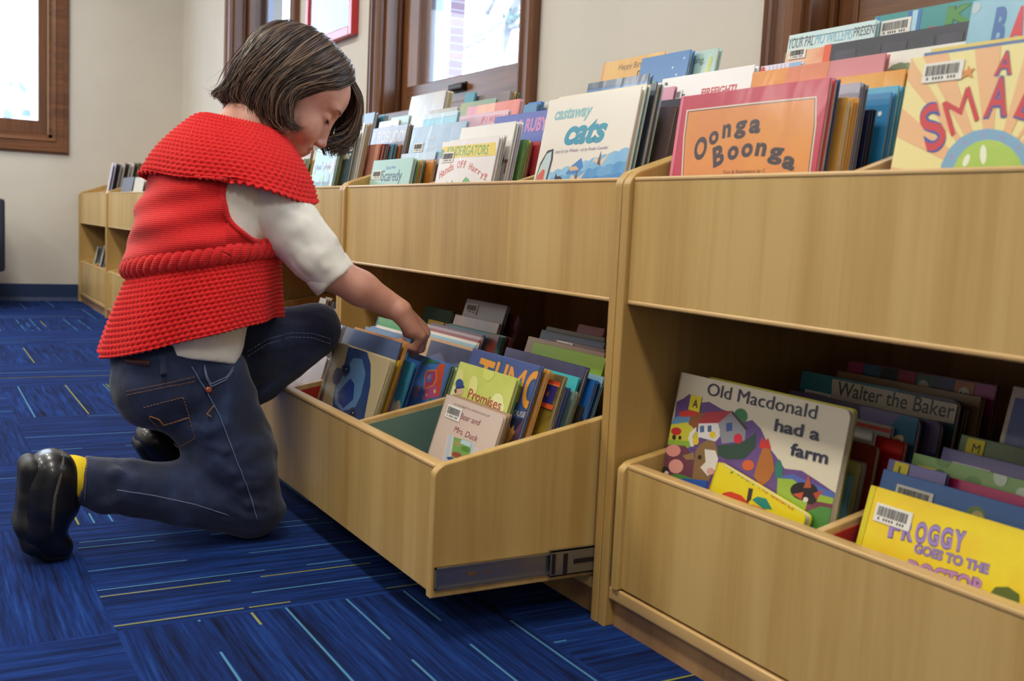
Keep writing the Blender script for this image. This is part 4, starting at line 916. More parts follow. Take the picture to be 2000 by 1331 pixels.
for i, (c_, n_) in enumerate((('c8a070', 'tan'), ('8ab4c8', 'pale blue'), ('d8d0c0', 'cream'), ('8a3a3c', 'maroon'), ('9a8a8c', 'grey'), ('5a4048', 'dark plum'))): strip('LA2', (924+4*i, 680-5.2*i), .006+.010*i, .25, .006, c_, n_)
def tealb(a): [a.r(.16*i+.12, 0, .16*i+.125, 1, '1f5a70') for i in range(5)]; a.r(.82, .0, 1, 1, '8a4438'); a.r(.0, 0, .07, 1, '6a3a34')
add('LA2', (870, 635), (976, 654), .072, .009, '2f8ca6', 'teal plank patterned book with rust ends', 'teal plank book', art=tealb)
strip('LA2', (983, 658), .082, .24, .006, '7a8a44', 'olive'); strip('LA2', (988, 657), .090, .24, .006, '4a6a3c', 'dark green'); strip('LA2', (997, 660), .099, .24, .007, 'a83a4c', 'rose red')
add('LA2', (877, 613), (976, 630), .112, .008, 'b89480', 'peach and grey book under shining plastic deeper in', 'peach and grey book', jacket=True, col2='8a8688')
strip('LA2', (981, 634), .122, .22, .007, '3a4a48', 'dark grey green')
def toy(a): a.t('Mad Toff', .05, .34, .12, '3a3038', u1=.85, bold=.03, shear=.2)
add('LA2', (887, 578), (990, 598), .136, .008, '8c7c84', 'dim mauve book with black splashed letters, farthest in and tallest', 'dim mauve book', art=toy, jacket=True, bar=(.05, .2, .2, .14))
strip('LA2', (1015, 618), .152, .2, .008, '6a2430', 'dark crimson')
add('LA1', (838, 622), (868, 632), .150, .009, 'b89a2c', 'mustard yellow book deep inside right of the knuckles', 'mustard book', art=lambda a: a.r(.6, .3, .95, .8, '3a4a28'))
add('LA1', (832, 598), (885, 608), .19, .009, '2c5048', 'dark green book deep inside above the mustard one', 'dark green inner book')
def redd(a):
    rr = random.Random(4); [a.e(rr.random(), rr.random(), .06, .05, rr.choice(('c8d4e8', 'e8ccd0', 'e8e4e8', 'd8a8b0')), rr.random()) for i in range(20)]; a.e(.62, .82, .02, .03, '3a3438')
add('LA1', (545, 668), (640, 694), -.155, .008, 'dcdce6', 'pale pink and blue picture book under the raised knee', 'pale pink and blue book', art=redd)
strip('LA1', (652, 650), -.10, .26, .008, 'c8b8d8', 'lavender'); strip('LA1', (662, 640), -.08, .26, .008, 'e0c8cc', 'blush'); strip('LA1', (670, 636), -.06, .26, .008, '9ab0d0', 'powder blue')
# --- lower drawer of the right unit
def farm(a):
    f = CB
    a.PP(f, [(270, 470), (290, 345), (320, 330), (350, 308), (385, 352), (440, 345), (500, 380), (560, 400), (600, 440), (640, 430), (680, 470), (720, 560), (745, 590), (790, 655), (870, 665), (940, 710), (1060, 780), (1040, 1000), (180, 1000)], ('6a4c88', '584080'))
    a.PP(f, [(275, 420), (335, 400), (380, 440), (340, 455), (262, 450)], '5a8ab0'); a.PP(f, [(262, 450), (340, 440), (400, 500), (380, 545), (250, 545)], 'c8c03a'); a.PP(f, [(250, 520), (370, 530), (345, 560), (240, 550)], '8ab03c')
    a.PP(f, [(300, 392), (360, 380), (402, 400), (380, 415), (308, 415)], 'c83a32'); a.PP(f, [(345, 450), (352, 420), (400, 395), (455, 400), (430, 470), (380, 470)], '8a5030'); a.EE(f, 586, 412, 32, 36, '2f7a4a')
    a.EE(f, 288, 482, 24, 18, 'c02c2c'); a.EE(f, 278, 510, 9, 12, '2a2428'); a.EE(f, 305, 512, 7, 10, '2a2428')
    a.PP(f, [(388, 508), (392, 442), (482, 440), (492, 505), (470, 530)], 'dcd8d4'); a.PP(f, [(482, 442), (545, 388), (612, 472), (606, 525), (500, 540)], '8c8c94'); a.PP(f, [(388, 446), (430, 392), (548, 388), (484, 444)], 'a82c38'); a.PP(f, [(548, 386), (620, 468), (612, 480), (543, 396)], '3a3438'); a.PP(f, [(520, 445), (548, 441), (548, 480), (520, 484)], '34508c'); a.PP(f, [(398, 458), (418, 456), (418, 486), (398, 488)], '4a6a94'); a.PP(f, [(434, 456), (452, 455), (452, 484), (434, 486)], '4a6a94')
    a.PP(f, [(478, 590), (482, 548), (560, 540), (600, 530), (660, 488), (655, 560), (600, 612), (520, 612)], '2c4a3c'); a.EE(f, 575, 516, 20, 23, 'd0243c')
    a.PP(f, [(648, 690), (668, 620), (690, 556), (715, 545), (735, 600), (745, 660), (720, 710), (680, 740)], 'b06a2c'); a.PP(f, [(672, 560), (685, 508), (702, 530), (715, 512), (728, 565), (700, 560)], 'd0342c'); a.EE(f, 765, 665, 17, 52, '2c7c6a'); a.EE(f, 622, 640, 28, 25, 'd06030')
    a.PP(f, [(238, 540), (330, 550), (380, 620), (360, 700), (220, 700)], '6e3a4c'); a.EE(f, 275, 572, 34, 28, 'e0948a'); a.EE(f, 287, 645, 34, 33, 'e49c90'); a.PP(f, [(215, 690), (300, 680), (360, 700), (360, 760), (200, 760)], '4c8a3c'); a.EE(f, 238, 668, 18, 22, '2a2428'); a.EE(f, 243, 678, 10, 12, 'e0c8b8')
    a.PP(f, [(378, 575), (400, 540), (440, 520), (470, 535), (482, 585), (470, 640), (440, 715), (362, 705), (372, 620)], '8c6c44'); a.PP(f, [(318, 595), (370, 580), (372, 612), (335, 615)], '9a7a4c'); a.PP(f, [(420, 565), (470, 572), (484, 610), (470, 660), (435, 690), (400, 650), (425, 625)], 'e4dcd0'); a.EE(f, 398, 603, 9, 11, '241c1c'); a.EE(f, 448, 668, 18, 16, 'e0a49c')
    a.PP(f, [(356, 555), (344, 515), (352, 488), (382, 462), (382, 480), (364, 505), (372, 552)], 'dcd8c8'); a.PP(f, [(466, 510), (482, 480), (484, 450), (492, 478), (486, 510)], 'dcd8c8'); a.EE(f, 380, 530, 14, 16, 'e0c030'); a.EE(f, 458, 498, 15, 16, 'e0c030'); a.PP(f, [(312, 700), (435, 712), (425, 752), (350, 745)], '2a5cb4')
    a.PP(f, [(780, 690), (830, 680), (900, 715), (1040, 775), (1040, 1000), (760, 1000)], '5068b0'); a.PP(f, [(760, 700), (830, 705), (900, 760), (1040, 800), (1040, 1000), (740, 1000)], '9ab83c'); a.PP(f, [(900, 800), (1040, 830), (1040, 1000), (850, 1000)], '7a3a4c'); a.PP(f, [(880, 860), (960, 830), (1040, 850), (1040, 1100), (860, 1100)], '4c8a3c')
    a.EE(f, 880, 762, 62, 42, '201a1c', .2); a.EE(f, 915, 775, 34, 48, '241a1c'); a.PP(f, [(880, 745), (905, 682), (916, 745)], 'b85a34'); a.PP(f, [(925, 770), (975, 755), (940, 800)], 'b84a2c'); a.PP(f, [(830, 775), (880, 765), (870, 800)], 'c8502c'); a.EE(f, 890, 800, 12, 12, 'e0d8d0')
    a.TT(f, 'Old Macdonald', (430, 312), (936, 426), 58, '242a48', bold=.022); a.TT(f, 'had a', (742, 478), (950, 526), 56, '242a48', bold=.022); a.TT(f, 'farm', (815, 590), (990, 634), 56, '242a48', bold=.022)
add('LB1', (1330, 733), (1664, 796), .055, .009, 'dcd2b8', 'large cream farmyard book with bold navy title', 'large farmyard book', art=farm, stick=('A', .10, .155, .075), radius=.012, kind='board_book')
def mycol(a):
    f = CB
    a.TT(f, 'My Colors', (520, 652), (648, 735), 42, '2f8a3c'); a.TT(f, 'Mis Colores', (670, 748), (830, 850), 44, 'd05a2c')
    a.PP(f, [(492, 785), (505, 768), (540, 762), (590, 780), (628, 822), (640, 900), (480, 900)], 'd8442c'); a.PP(f, [(624, 745), (644, 750), (634, 800), (612, 818)], '3a3432'); a.PP(f, [(640, 800), (665, 785), (705, 795), (733, 845), (690, 842)], '1f8c7c'); a.PP(f, [(612, 830), (640, 822), (700, 845), (770, 900), (640, 900)], 'd8602c')
add('LB1', (1403, 883), (1582, 985), .022, .012, 'ecd81c', 'small yellow board book with green and orange words, tipped sideways', 'small yellow board book', art=mycol, radius=.008, kind='board_book', tilt=True)
strip('LB1', (1671, 800), .080, .27, .006, 'c8c03c', 'yellow', kind='board_book', radius=.008)
strip('LB1', (1663, 930), .094, .2, .008, '8cc8d8', 'low sky blue'); strip('LB1', (1676, 904), .104, .2, .008, 'd8d480', 'low pale yellow', kind='board_book', radius=.006); strip('LB1', (1684, 904), .116, .2, .010, 'b8b4ac', 'low grey', kind='board_book', radius=.006)
add('LB1', (1660, 862), (1712, 872), .132, .012, 'a84420', 'rust red board book behind the farmyard one', 'rust red board book', radius=.006, kind='board_book', col2='8c3418')
strip('LB1', (1705, 842), .146, .16, .009, 'c4c4bc', 'grey white', art=lambda a: a.p([(.5, .3), (.7, .15), (.95, .3), (.9, .4), (.7, .3)], '3a8cb8'))
add('LB1', (1705, 851), (1766, 863), .160, .010, 'c01c14', 'plain scarlet book standing to the right of the rust one', 'scarlet book', kind='board_book', radius=.004)
strip('LB1', (1741, 834), .173, .18, .008, 'a8a49a', 'stone grey', art=lambda a: a.r(0, .02, 1, .05, 'b83a30'))
def duck(a): a.e(.25, .2, .12, .10, 'd8cfc0'); a.r(.55, 0, 1, 1.4, '1f6a8a'); a.p([(.0, 0), (.7, 0), (.5, .3), (.1, .4)], '6c6490'); a.e(.72, .36, .12, .07, 'd8b888', -.6); a.e(.74, .42, .1, .09, '1c3a6a')
add('LB1', (1680, 794), (1795, 817), .184, .009, '5c5888', 'lilac and teal book with a curled cream bird', 'lilac and teal book', art=duck, radius=.012, kind='board_book')
def purp(a): a.r(.06, .06, .94, 1.4, ('4a3a58', '3c3048')); a.r(.65, .15, .84, 1, '1c2420'); a.r(.68, .18, .8, .9, '3c5c3c')
add('LB1', (1541, 762), (1857, 828), .200, .008, '4c3a64', 'wide dark purple framed book behind the farmyard one', 'dark purple book', art=purp, col2='3a3050', radius=.012, kind='board_book')
def walt(a): a.r(0, .0, .65, .10, '1c7486'); a.PP(CB, [(1012, 238), (1606, 362), (1598, 452), (1006, 344)], 'cfc4ae'); a.TT(CB, 'Walter the Baker', (1030, 312), (1572, 425), 64, '26242e', bold=.01)
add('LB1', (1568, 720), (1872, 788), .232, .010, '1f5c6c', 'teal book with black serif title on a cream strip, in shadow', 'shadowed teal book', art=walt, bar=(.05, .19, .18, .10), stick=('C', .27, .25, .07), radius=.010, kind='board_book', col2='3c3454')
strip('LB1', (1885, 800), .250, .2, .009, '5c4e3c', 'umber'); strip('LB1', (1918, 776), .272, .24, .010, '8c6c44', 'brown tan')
def pan(a):
    for i in range(8): a.r(.125*i, .01, .125*i+.118, .17, ('a03060', '3a6a8a', '2c2c3c', 'a02c40', '4a6a5c', '34447c', 'b86a3c', 'a8308c')[i])
    a.e(.81, .09, .04, .05, 'd8d4cc'); a.e(.795, .08, .01, .013, '201c20'); a.e(.825, .08, .01, .013, '201c20'); a.e(.55, .09, .04, .05, 'c8ccc8')
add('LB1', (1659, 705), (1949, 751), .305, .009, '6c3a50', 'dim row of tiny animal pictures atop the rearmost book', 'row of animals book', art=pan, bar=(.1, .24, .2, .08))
def frog(a):
    f = CB
    for i, (ch, x, y) in enumerate(zip('FROGGY', (1268, 1330, 1390, 1448, 1508, 1568), (968, 980, 990, 1002, 1015, 1028))): a.TT(f, ch, (x, y), (x+54, y+12), 88, 'a086c8', bold=.03, outline='4c3a80')
    a.TT(f, 'GOES TO THE', (1388, 1042), (1736, 1146), 42, 'a086c8', bold=.02, outline='4c3a80'); a.TT(f, 'DOCTOR', (1352, 1142), (1712, 1245), 66, 'c08ab8', bold=.03, outline='6c4a88')
    a.PP(f, [(1740, 1240), (1770, 1205), (1830, 1205), (1880, 1240), (1880, 1300)], '5a6a28'); a.r(0, 0, .03, 1.3, 'd8c818'); a.TT(f, 'L', (1224, 900), (1236, 902), 22, '4a4420')
add('LB2', (1701, 960), (2100, 1052), .05, .006, 'f0d81c', 'bright yellow book with rounded violet lettering', 'bright yellow book', art=frog, bar=(.06, .17, .21, .11), col2='ecc41c')
def blfrog(a): a.p([(.28, .22), (.42, .17), (.52, .10), (.6, .18), (.8, .3), (.8, .6), (.2, .4)], '5c7a3c'); a.e(.55, .11, .055, .06, '6c8a44'); a.e(.56, .11, .035, .04, 'c8b478'); a.e(.565, .115, .016, .022, '201c18')
add('LB2', (1727, 920), (2100, 1016), .074, .006, '3c70b4', 'blue book with a green bump and round eye', 'blue green bump book', art=blfrog, bar=(.10, .16, .26, .12))
add('LB2', (1738, 897), (1850, 925), .090, .006, '7c74ac', 'lilac book with yellow sticker behind the blue one', 'lilac sticker book', stick=('L', .12, .24, .25))
def mag(a): a.r(.05, .08, 1, 1.3, ('d8d4c4', 'b8d0c8')); a.p([(.1, .2), (.3, .1), (.45, .3), (.2, .4)], 'd8d4a0'); a.r(.55, .2, .56, .5, '3a3a40')
add('LB2', (1799, 917), (2100, 998), .102, .006, 'c02c6c', 'white book with a magenta border', 'magenta bordered book', art=mag)
def gr(a):
    rr = random.Random(9); [a.e(rr.random(), rr.random()*.5, .05, .04, rr.choice(('6a9a54', '94bc70', 'a8c890', 'c8d8c0', '4c7a44')), rr.random()) for i in range(40)]
add('LB2', (1787, 882), (2100, 968), .122, .006, '88b068', 'leafy green book with yellow sticker at its corner', 'leafy green book', art=gr, stick=('L', .05, .17, .12))
add('LB2', (1845, 865), (2100, 945), .150, .007, '6c649c', 'purple plastic covered book with a hazy barcode', 'purple barcoded book', jacket=True, bar=(.10, .24, .45, .14))
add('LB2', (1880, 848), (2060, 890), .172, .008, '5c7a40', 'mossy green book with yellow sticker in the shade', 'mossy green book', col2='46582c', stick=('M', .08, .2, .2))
add('LB2', (1981, 753), (2120, 780), .21, .009, 'c8b8a4', 'tall pale book with dark blue panel at the right edge', 'tall pale panel book', art=lambda a: a.r(.06, .15, 1, 1.3, ('3c4c8c', '5c6ca4')))
# --- lower drawer behind the arm
add('LZ3', (548, 565), (584, 568), .05, .009, 'd8d0b8', 'cream book in the lower drawer behind the red hem', 'cream hem side book')
strip('LZ3', (591, 569), .066, .2, .009, 'b8a478', 'tan'); strip('LZ3', (601, 577), .08, .12, .008, '5a6a78', 'low slate'); strip('LZ3', (608, 579), .092, .12, .008, '3a4450', 'low charcoal')
add('LZ3', (566, 541), (606, 548), .115, .010, '7a9ab4', 'tall clear blue plastic covered book behind the sleeve cuff', 'tall clear blue book', jacket=True, col2='8ca8bc')
for i, (c_, n_) in enumerate((('3c5870', 'blue grey'), ('242830', 'black'), ('4a6a88', 'steel blue'), ('2c2c34', 'dark grey'), ('3a2c2c', 'dark brown'))): strip('LZ3', (613+6*i, 562+4*i), .13+.014*i, .2, .011, c_, n_)
strip('LZ3', (648, 596), .21, .2, .010, '8a4a44', 'dull red'); strip('LZ3', (656, 605), .06, .03, .008, 'd8d4d8', 'low white')
for c in COMP: settle(c)
# ------------------------------------------------------------------ rounded forms: a distance field of tapered limbs and ovals, skinned to one mesh
class Field:
    def __init__(s): s.pr = []
    def cone(s, a, b, ra, rb, k=.012, op='add'): s.pr.append(('c', np.array(a, float), np.array(b, float), ra, rb, k, op)); return s
    def chain(s, pts, k=.012, op='add'):
        for (p, r), (q, r2) in zip(pts, pts[1:]): s.cone(p, q, r, r2, k, op)
        return s
    def ell(s, c, r, ax=None, k=.012, op='add'): s.pr.append(('e', np.array(c, float), np.array(r, float), np.eye(3) if ax is None else np.array(ax, float), None, k, op)); return s
    def cut(s, p, n): s.pr.append(('h', np.array(p, float), np.array(n, float)/np.linalg.norm(n), None, None, 0, 'cut')); return s
    def d1(s, P, q):
        if q[0] == 'c':
            a, b, ra, rb = q[1:5]; ab = b-a; l2 = max(ab@ab, 1e-12)
            t = np.clip((P-a)@ab/l2, 0, 1); return np.linalg.norm(P-a-t[..., None]*ab, axis=-1)-(ra+(rb-ra)*t)
        if q[0] == 'e':
            u = (P-q[1])@q[3].T; k0 = np.linalg.norm(u/q[2], axis=-1); k1 = np.linalg.norm(u/q[2]**2, axis=-1)+1e-9
            return k0*(k0-1)/k1
        return (P-q[1])@q[2]
    @staticmethod
    def mix(F, d, k, op):
        if op == 'add':
            h = np.maximum(k-np.abs(F-d), 0)/max(k, 1e-9); return np.minimum(F, d)-h*h*k*.25
        if op == 'sub': d = -d
        h = np.maximum(k-np.abs(F-d), 0)/max(k, 1e-9); return np.maximum(F, d)+h*h*k*.25
    def box_of(s, q, m):
        if q[0] == 'c':
            r = max(q[3], q[4])+m; return np.minimum(q[1], q[2])-r, np.maximum(q[1], q[2])+r
        if q[0] == 'e':
            r = q[2].max()+m; return q[1]-r, q[1]+r
    def ev(s, P):
        F = np.full(P.shape[:-1], .2)
        for q in s.pr: F = s.mix(F, s.d1(P, q), q[5], q[6])
        return F
    def grad(s, P, e=.001):
        return np.stack([s.ev(P+np.eye(3)[i]*e)-s.ev(P-np.eye(3)[i]*e) for i in range(3)], -1)/(2*e)
    def hit(s, u, v, lift=0.0, t0=1.2):
        """the point of this surface seen at a place of the photograph"""
        d = _f + CR*(u-1000)/FPX - CU*(v-665.5)/FPX; d /= np.linalg.norm(d); t = t0
        for _ in range(160):
            h = s.ev((CAM+t*d)[None])[0]
            if h < 2e-4 or t > 4: break
            t += h*.8
        p = CAM+t*d; g = s.grad(p[None])[0]; g /= np.linalg.norm(g)+1e-9
        return p+g*lift, g
    def mesh(s, h, wob=None):
        adds = [q for q in s.pr if q[6] == 'add']
        lo = np.min([s.box_of(q, .012)[0] for q in adds], 0); hi = np.max([s.box_of(q, .012)[1] for q in adds], 0)
        n = np.ceil((hi-lo)/h).astype(int)+2
        F = np.full(n, .03, np.float32); gx = [lo[i]+h*np.arange(n[i]) for i in range(3)]
        for q in s.pr:
            if q[0] == 'h': i0, i1 = np.zeros(3, int), n
            else:
                a, b = s.box_of(q, q[5]+.012); i0 = np.clip(np.floor((a-lo)/h).astype(int), 0, n); i1 = np.clip(np.ceil((b-lo)/h).astype(int)+1, 0, n)
            if (i1 <= i0).any(): continue
            sl = tuple(slice(i0[i], i1[i]) for i in range(3))
            P = np.stack(np.meshgrid(*[gx[i][sl[i]] for i in range(3)], indexing='ij'), -1)
            F[sl] = s.mix(F[sl], s.d1(P, q).astype(np.float32), q[5], q[6])
        if wob is not None:
            near = np.argwhere(np.abs(F) < .02); P = lo+near*h
            F[tuple(near.T)] += wob(P).astype(np.float32)
        ins = F < 0
        cnt = sum(ins[i:n[0]-1+i, j:n[1]-1+j, k:n[2]-1+k].astype(np.uint8) for i in (0, 1) for j in (0, 1) for k in (0, 1))
        act = np.argwhere((cnt > 0) & (cnt < 8)); vid = np.full(tuple(n-1), -1, np.int32); vid[tuple(act.T)] = np.arange(len(act))
        cs = np.array([(i, j, k) for i in (0, 1) for j in (0, 1) for k in (0, 1)])
        val = np.stack([F[tuple((act+c).T)] for c in cs], 1)
        acc = np.zeros((len(act), 3)); num = np.zeros(len(act))
        for a in range(8):
            for b in range(a+1, 8):
                if np.abs(cs[a]-cs[b]).sum() != 1: continue
                m = (val[:, a] < 0) != (val[:, b] < 0); t = np.where(m, val[:, a]/(val[:, a]-val[:, b]+1e-20), 0)
                acc += np.where(m[:, None], cs[a]+t[:, None]*(cs[b]-cs[a]), 0); num += m
        V = lo+h*(act+acc/num[:, None]); quads = []
        for ax in range(3):
            o = np.eye(3, dtype=int)[ax]; b, c = np.eye(3, dtype=int)[(ax+1) % 3], np.eye(3, dtype=int)[(ax+2) % 3]
            A = ins[:n[0]-o[0], :n[1]-o[1], :n[2]-o[2]]; B = ins[o[0]:, o[1]:, o[2]:]
            e = np.argwhere(A != B); e = e[((e-b) >= 0).all(1) & ((e-c) >= 0).all(1) & (e < n-1).all(1)]
            q = np.stack([vid[tuple((e-b-c).T)], vid[tuple((e-c).T)], vid[tuple(e.T)], vid[tuple((e-b).T)]], 1)
            q = q[(q >= 0).all(1)] if False else q
            fl = ~A[tuple(e.T)]; q[fl] = q[fl][:, ::-1]; quads.append(q[(q >= 0).all(1)])
        return V, np.concatenate(quads)
def mesh_obj(name, V, Fq, mats, parent, smooth=True, loc=(0, 0, 0)):
    me = bpy.data.meshes.new(name); me.vertices.add(len(V)); me.vertices.foreach_set('co', np.asarray(V, np.float32).ravel())
    k = Fq.shape[1]; me.loops.add(len(Fq)*k); me.polygons.add(len(Fq))
    me.loops.foreach_set('vertex_index', Fq.astype(np.int32).ravel()); me.polygons.foreach_set('loop_start', np.arange(0, len(Fq)*k, k, dtype=np.int32))
    me.update(calc_edges=True); me.validate()
    return obj_me(name, me, mats, parent, loc, smooth)
def relax(V, Fq, n=2, lam=.5):
    """evens out the skin by averaging neighbours"""
    for _ in range(n):
        A = np.zeros_like(V); c = np.zeros(len(V)); k = Fq.shape[1]
        for i in range(k):
            np.add.at(A, Fq[:, i], V[Fq[:, (i+1) % k]]); np.add.at(c, Fq[:, i], 1)
            np.add.at(A, Fq[:, (i+1) % k], V[Fq[:, i]]); np.add.at(c, Fq[:, (i+1) % k], 1)
        V = V+lam*(A/np.maximum(c, 1)[:, None]-V)
    return V
_rw = np.random.RandomState(11); _wk = _rw.normal(size=(14, 3)); _wp = _rw.uniform(0, 6.28, 14)
def ripple(P, scale, stretch=(1, 1, 1)):
    Q = P*np.array(stretch)*scale; return sum(np.sin(Q@_wk[i]+_wp[i]) for i in range(14))/14**.5
G = lambda u, v, x: at(u, v, x=x)
def seen(X):
    d = np.array(X)-CAM; return 1000+FPX*(d@CR)/(d@_f), 665.5-FPX*(d@CU)/(d@_f)
# ------------------------------------------------------------------ the girl
base = np.array([4.95, -.42, 0.0])
girl = tag(empty('person', tuple(base)), 'girl in red knitted vest and jeans kneeling on one knee, reaching into the open drawer', 'person')
GL = tuple(-base)
rng = random.Random(21)
HC = G(579, 180, 4.95)
yaw, pit = R_(20), R_(32)
hf = np.array([math.sin(yaw)*math.cos(pit), math.cos(yaw)*math.cos(pit), -math.sin(pit)])
hx = np.array([math.cos(yaw), -math.sin(yaw), 0.0])          # her right
hu = np.cross(hx, hf)
HA = np.stack([hx, hf, hu])
def H(x, y, z): return HC + x*hx + y*hf + z*hu
# joints
NB = G(488, 262, 4.945); SR = G(522, 388, 5.035); ER = G(640, 528, 5.085); WR = G(782, 607, 5.12)
SLf = np.array([4.82, SR[1]-.06, SR[2]-.01]); EL = np.array([4.735, -.365, .44]); WL = np.array([4.70, -.292, .305])
CH = np.array([4.94, -.385, .60]); PEL = G(345, 735, 4.955)
HR = G(398, 762, 5.01); KR = G(492, 992, 5.04); AR = G(168, 938, 5.04)
HL = PEL+np.array([-.055, -.008, .0]); KL = G(612, 646, 4.92); AL = G(362, 852, 4.86)
# --- body
SKIN = bpy.data.materials.new('skin'); _t, _b = nodes(SKIN)
_t.links.new(ramp(_t, noise(_t, coords(_t), 26, 3), [(.35, rgb(196, 138, 118)), (.65, rgb(212, 156, 134))]), _b.inputs['Base Color'])
_b.inputs['Roughness'].default_value = .48; _b.inputs['Subsurface Weight'].default_value = .12; _b.inputs['Subsurface Radius'].default_value = (.8, .3, .2); _b.inputs['Subsurface Scale'].default_value = .006
bump(_t, _b, noise(_t, coords(_t), 700, 2), .05, .0006)
LIP = mat('lips', rgb(176, 92, 92), .45, rgb(186, 104, 100), 60)
B = Field()
B.ell(H(0, -.012, .022), (.074, .094, .083), HA, .01)
B.ell(H(0, .030, -.030), (.058, .052, .064), HA, .02)
B.ell(H(0, .043, .028), (.057, .044, .046), HA, .02)
for s in (-1, 1):
    B.ell(H(s*.033, .050, -.046), (.028, .026, .027), HA, .02)
    B.cone(H(s*.044, .0, -.052), H(s*.014, .054, -.081), .022, .017, .018)
    B.ell(H(s*.026, .074, .013), (.019, .008, .006), HA, .012)
B.ell(H(0, .062, -.084), (.016, .014, .013), HA, .014)
for s in (-1, 1): B.ell(H(s*.031, .090, -.007), (.016, .013, .0115), HA, .012, 'sub')
B.cone(H(0, .077, -.002), H(0, .0895, -.049), .0060, .0070, .010)
B.ell(H(0, .0905, -.0525), (.0080, .0075, .0075), HA, .006)
for s in (-1, 1):
    B.ell(H(s*.0090, .0845, -.0555), (.0055, .0068, .0053), HA, .006)
    B.ell(H(s*.0052, .0885, -.0618), (.0028, .004, .003), HA, .003, 'sub')
    B.ell(H(s*.031, .0665, -.009), (.0155, .0135, .0115), HA, .004)
B.ell(H(0, .0745, -.0695), (.020, .0085, .0052), HA, .007); B.ell(H(0, .0725, -.0785), (.016, .0085, .0055), HA, .007)
B.ell(H(0, .0845, -.0738), (.021, .0065, .0011), HA, .003, 'sub')
for s in (-1, 1):
    B.ell(H(s*.073, -.010, -.020), (.008, .016, .026), HA, .006); B.ell(H(s*.082, -.006, -.016), (.005, .009, .016), HA, .005, 'sub')
B.cone(H(0, -.034, -.040), NB, .046, .048, .025)
B.cone(NB, CH, .055, .085, .04); B.cone(SLf, SR, .036, .034, .03)
B.ell(CH, (.115, .075, .10), None, .03); B.cone(CH, PEL, .085, .090, .04)
B.chain([(SR, .032), (ER, .033), (ER*.55+WR*.45, .0305), (WR, .0205)], .012)
B.chain([(SLf, .034), (EL, .033), (WL, .021)], .012)
for a, k, c in ((HR, KR, AR), (HL, KL, AL)): B.chain([(a, .06), (k, .042), (k*.5+c*.5, .038), (c, .026)], .02)
# right hand: palm, four fingers and a thumb
K = G(831, 652, 5.125); fw = (K-WR)/np.linalg.norm(K-WR)
lt = np.array([.78, -.60, .0]); lt -= fw*(lt@fw); lt /= np.linalg.norm(lt); nr = np.cross(fw, lt); nr *= np.sign(nr[2] if abs(nr[2]) > .1 else 1)
kn = [K+lt*.022-fw*.010-nr*.003, K+lt*.0075-fw*.002, K-lt*.0075+fw*.001, K-lt*.022-fw*.004]
for i, q in enumerate(kn): B.cone(WR+lt*(.010-.0065*i)+fw*.004, q, .0148, .0098, .006)
B.cone(WR+lt*.012, kn[0]-nr*.006-fw*.02, .0165, .012, .012); B.ell(WR+lt*.010+nr*.007-fw*.004, (.009, .009, .009), None, .014)
dn = np.array([0, 0, -1.0])
def finger(q, bends, lens, rad):
    p = q; r = rad
    for b_, l in zip(bends, lens):
        d = fw*math.cos(R_(b_))-nr*math.sin(R_(b_)); e_ = p+d*l; B.cone(p, e_, r, r*.92, .0022); p, r = e_, r*.92
    return p
finger(kn[0], (72, 150, 190), (.027, .017, .014), .0078)
finger(kn[1], (66, 140, 180), (.032, .021, .015), .0081)
finger(kn[2], (58, 112, 128), (.034, .023, .017), .0083)
finger(kn[3], (50, 88, 98), (.033, .023, .018), .0081)
tb = WR-lt*.016+fw*.012-nr*.008; B.cone(tb, tb-lt*.010+fw*.022-nr*.012, .0125, .0105, .008); B.cone(tb-lt*.010+fw*.022-nr*.012, tb-lt*.006+fw*.044-nr*.026, .0098, .0085, .004)
# left hand resting on the drawer rim on the far side of the leg
fl = np.array([.15, .9, -.45]); fl /= np.linalg.norm(fl); ll = np.array([1, -.15, 0.0]); ll -= fl*(ll@fl); ll /= np.linalg.norm(ll)
for i in range(4):
    q = WL+fl*.058+ll*(.021-.014*i); B.cone(WL+ll*(.010-.0065*i), q, .0145, .0105, .010); B.cone(q, q+fl*.024+dn*.012, .0090, .0085, .004); B.cone(q+fl*.024+dn*.012, q+fl*.03+dn*.032, .0085, .0075, .004)
B.cone(WL+ll*.016, WL+ll*.034+fl*.032, .012, .009, .008); B.cone(WL+ll*.034+fl*.032, WL+ll*.036+fl*.055+dn*.006, .009, .008, .004)
V, Q = B.mesh(.0026); V = relax(V, Q, 2, .45)
body = mesh_obj('body', V, Q, [SKIN, LIP], girl, loc=GL)
L_ = (V-HC)@HA.T; c_ = L_[Q].mean(1)
lip = (((c_[:, 0]/.0205)**2+((c_[:, 2]+.0742)/.0098)**2) < 1) & (c_[:, 1] > .068)
mi_ = np.zeros(len(Q), np.int32); mi_[lip] = 1
if len(body.data.polygons) == len(Q): body.data.polygons.foreach_set('material_index', mi_)
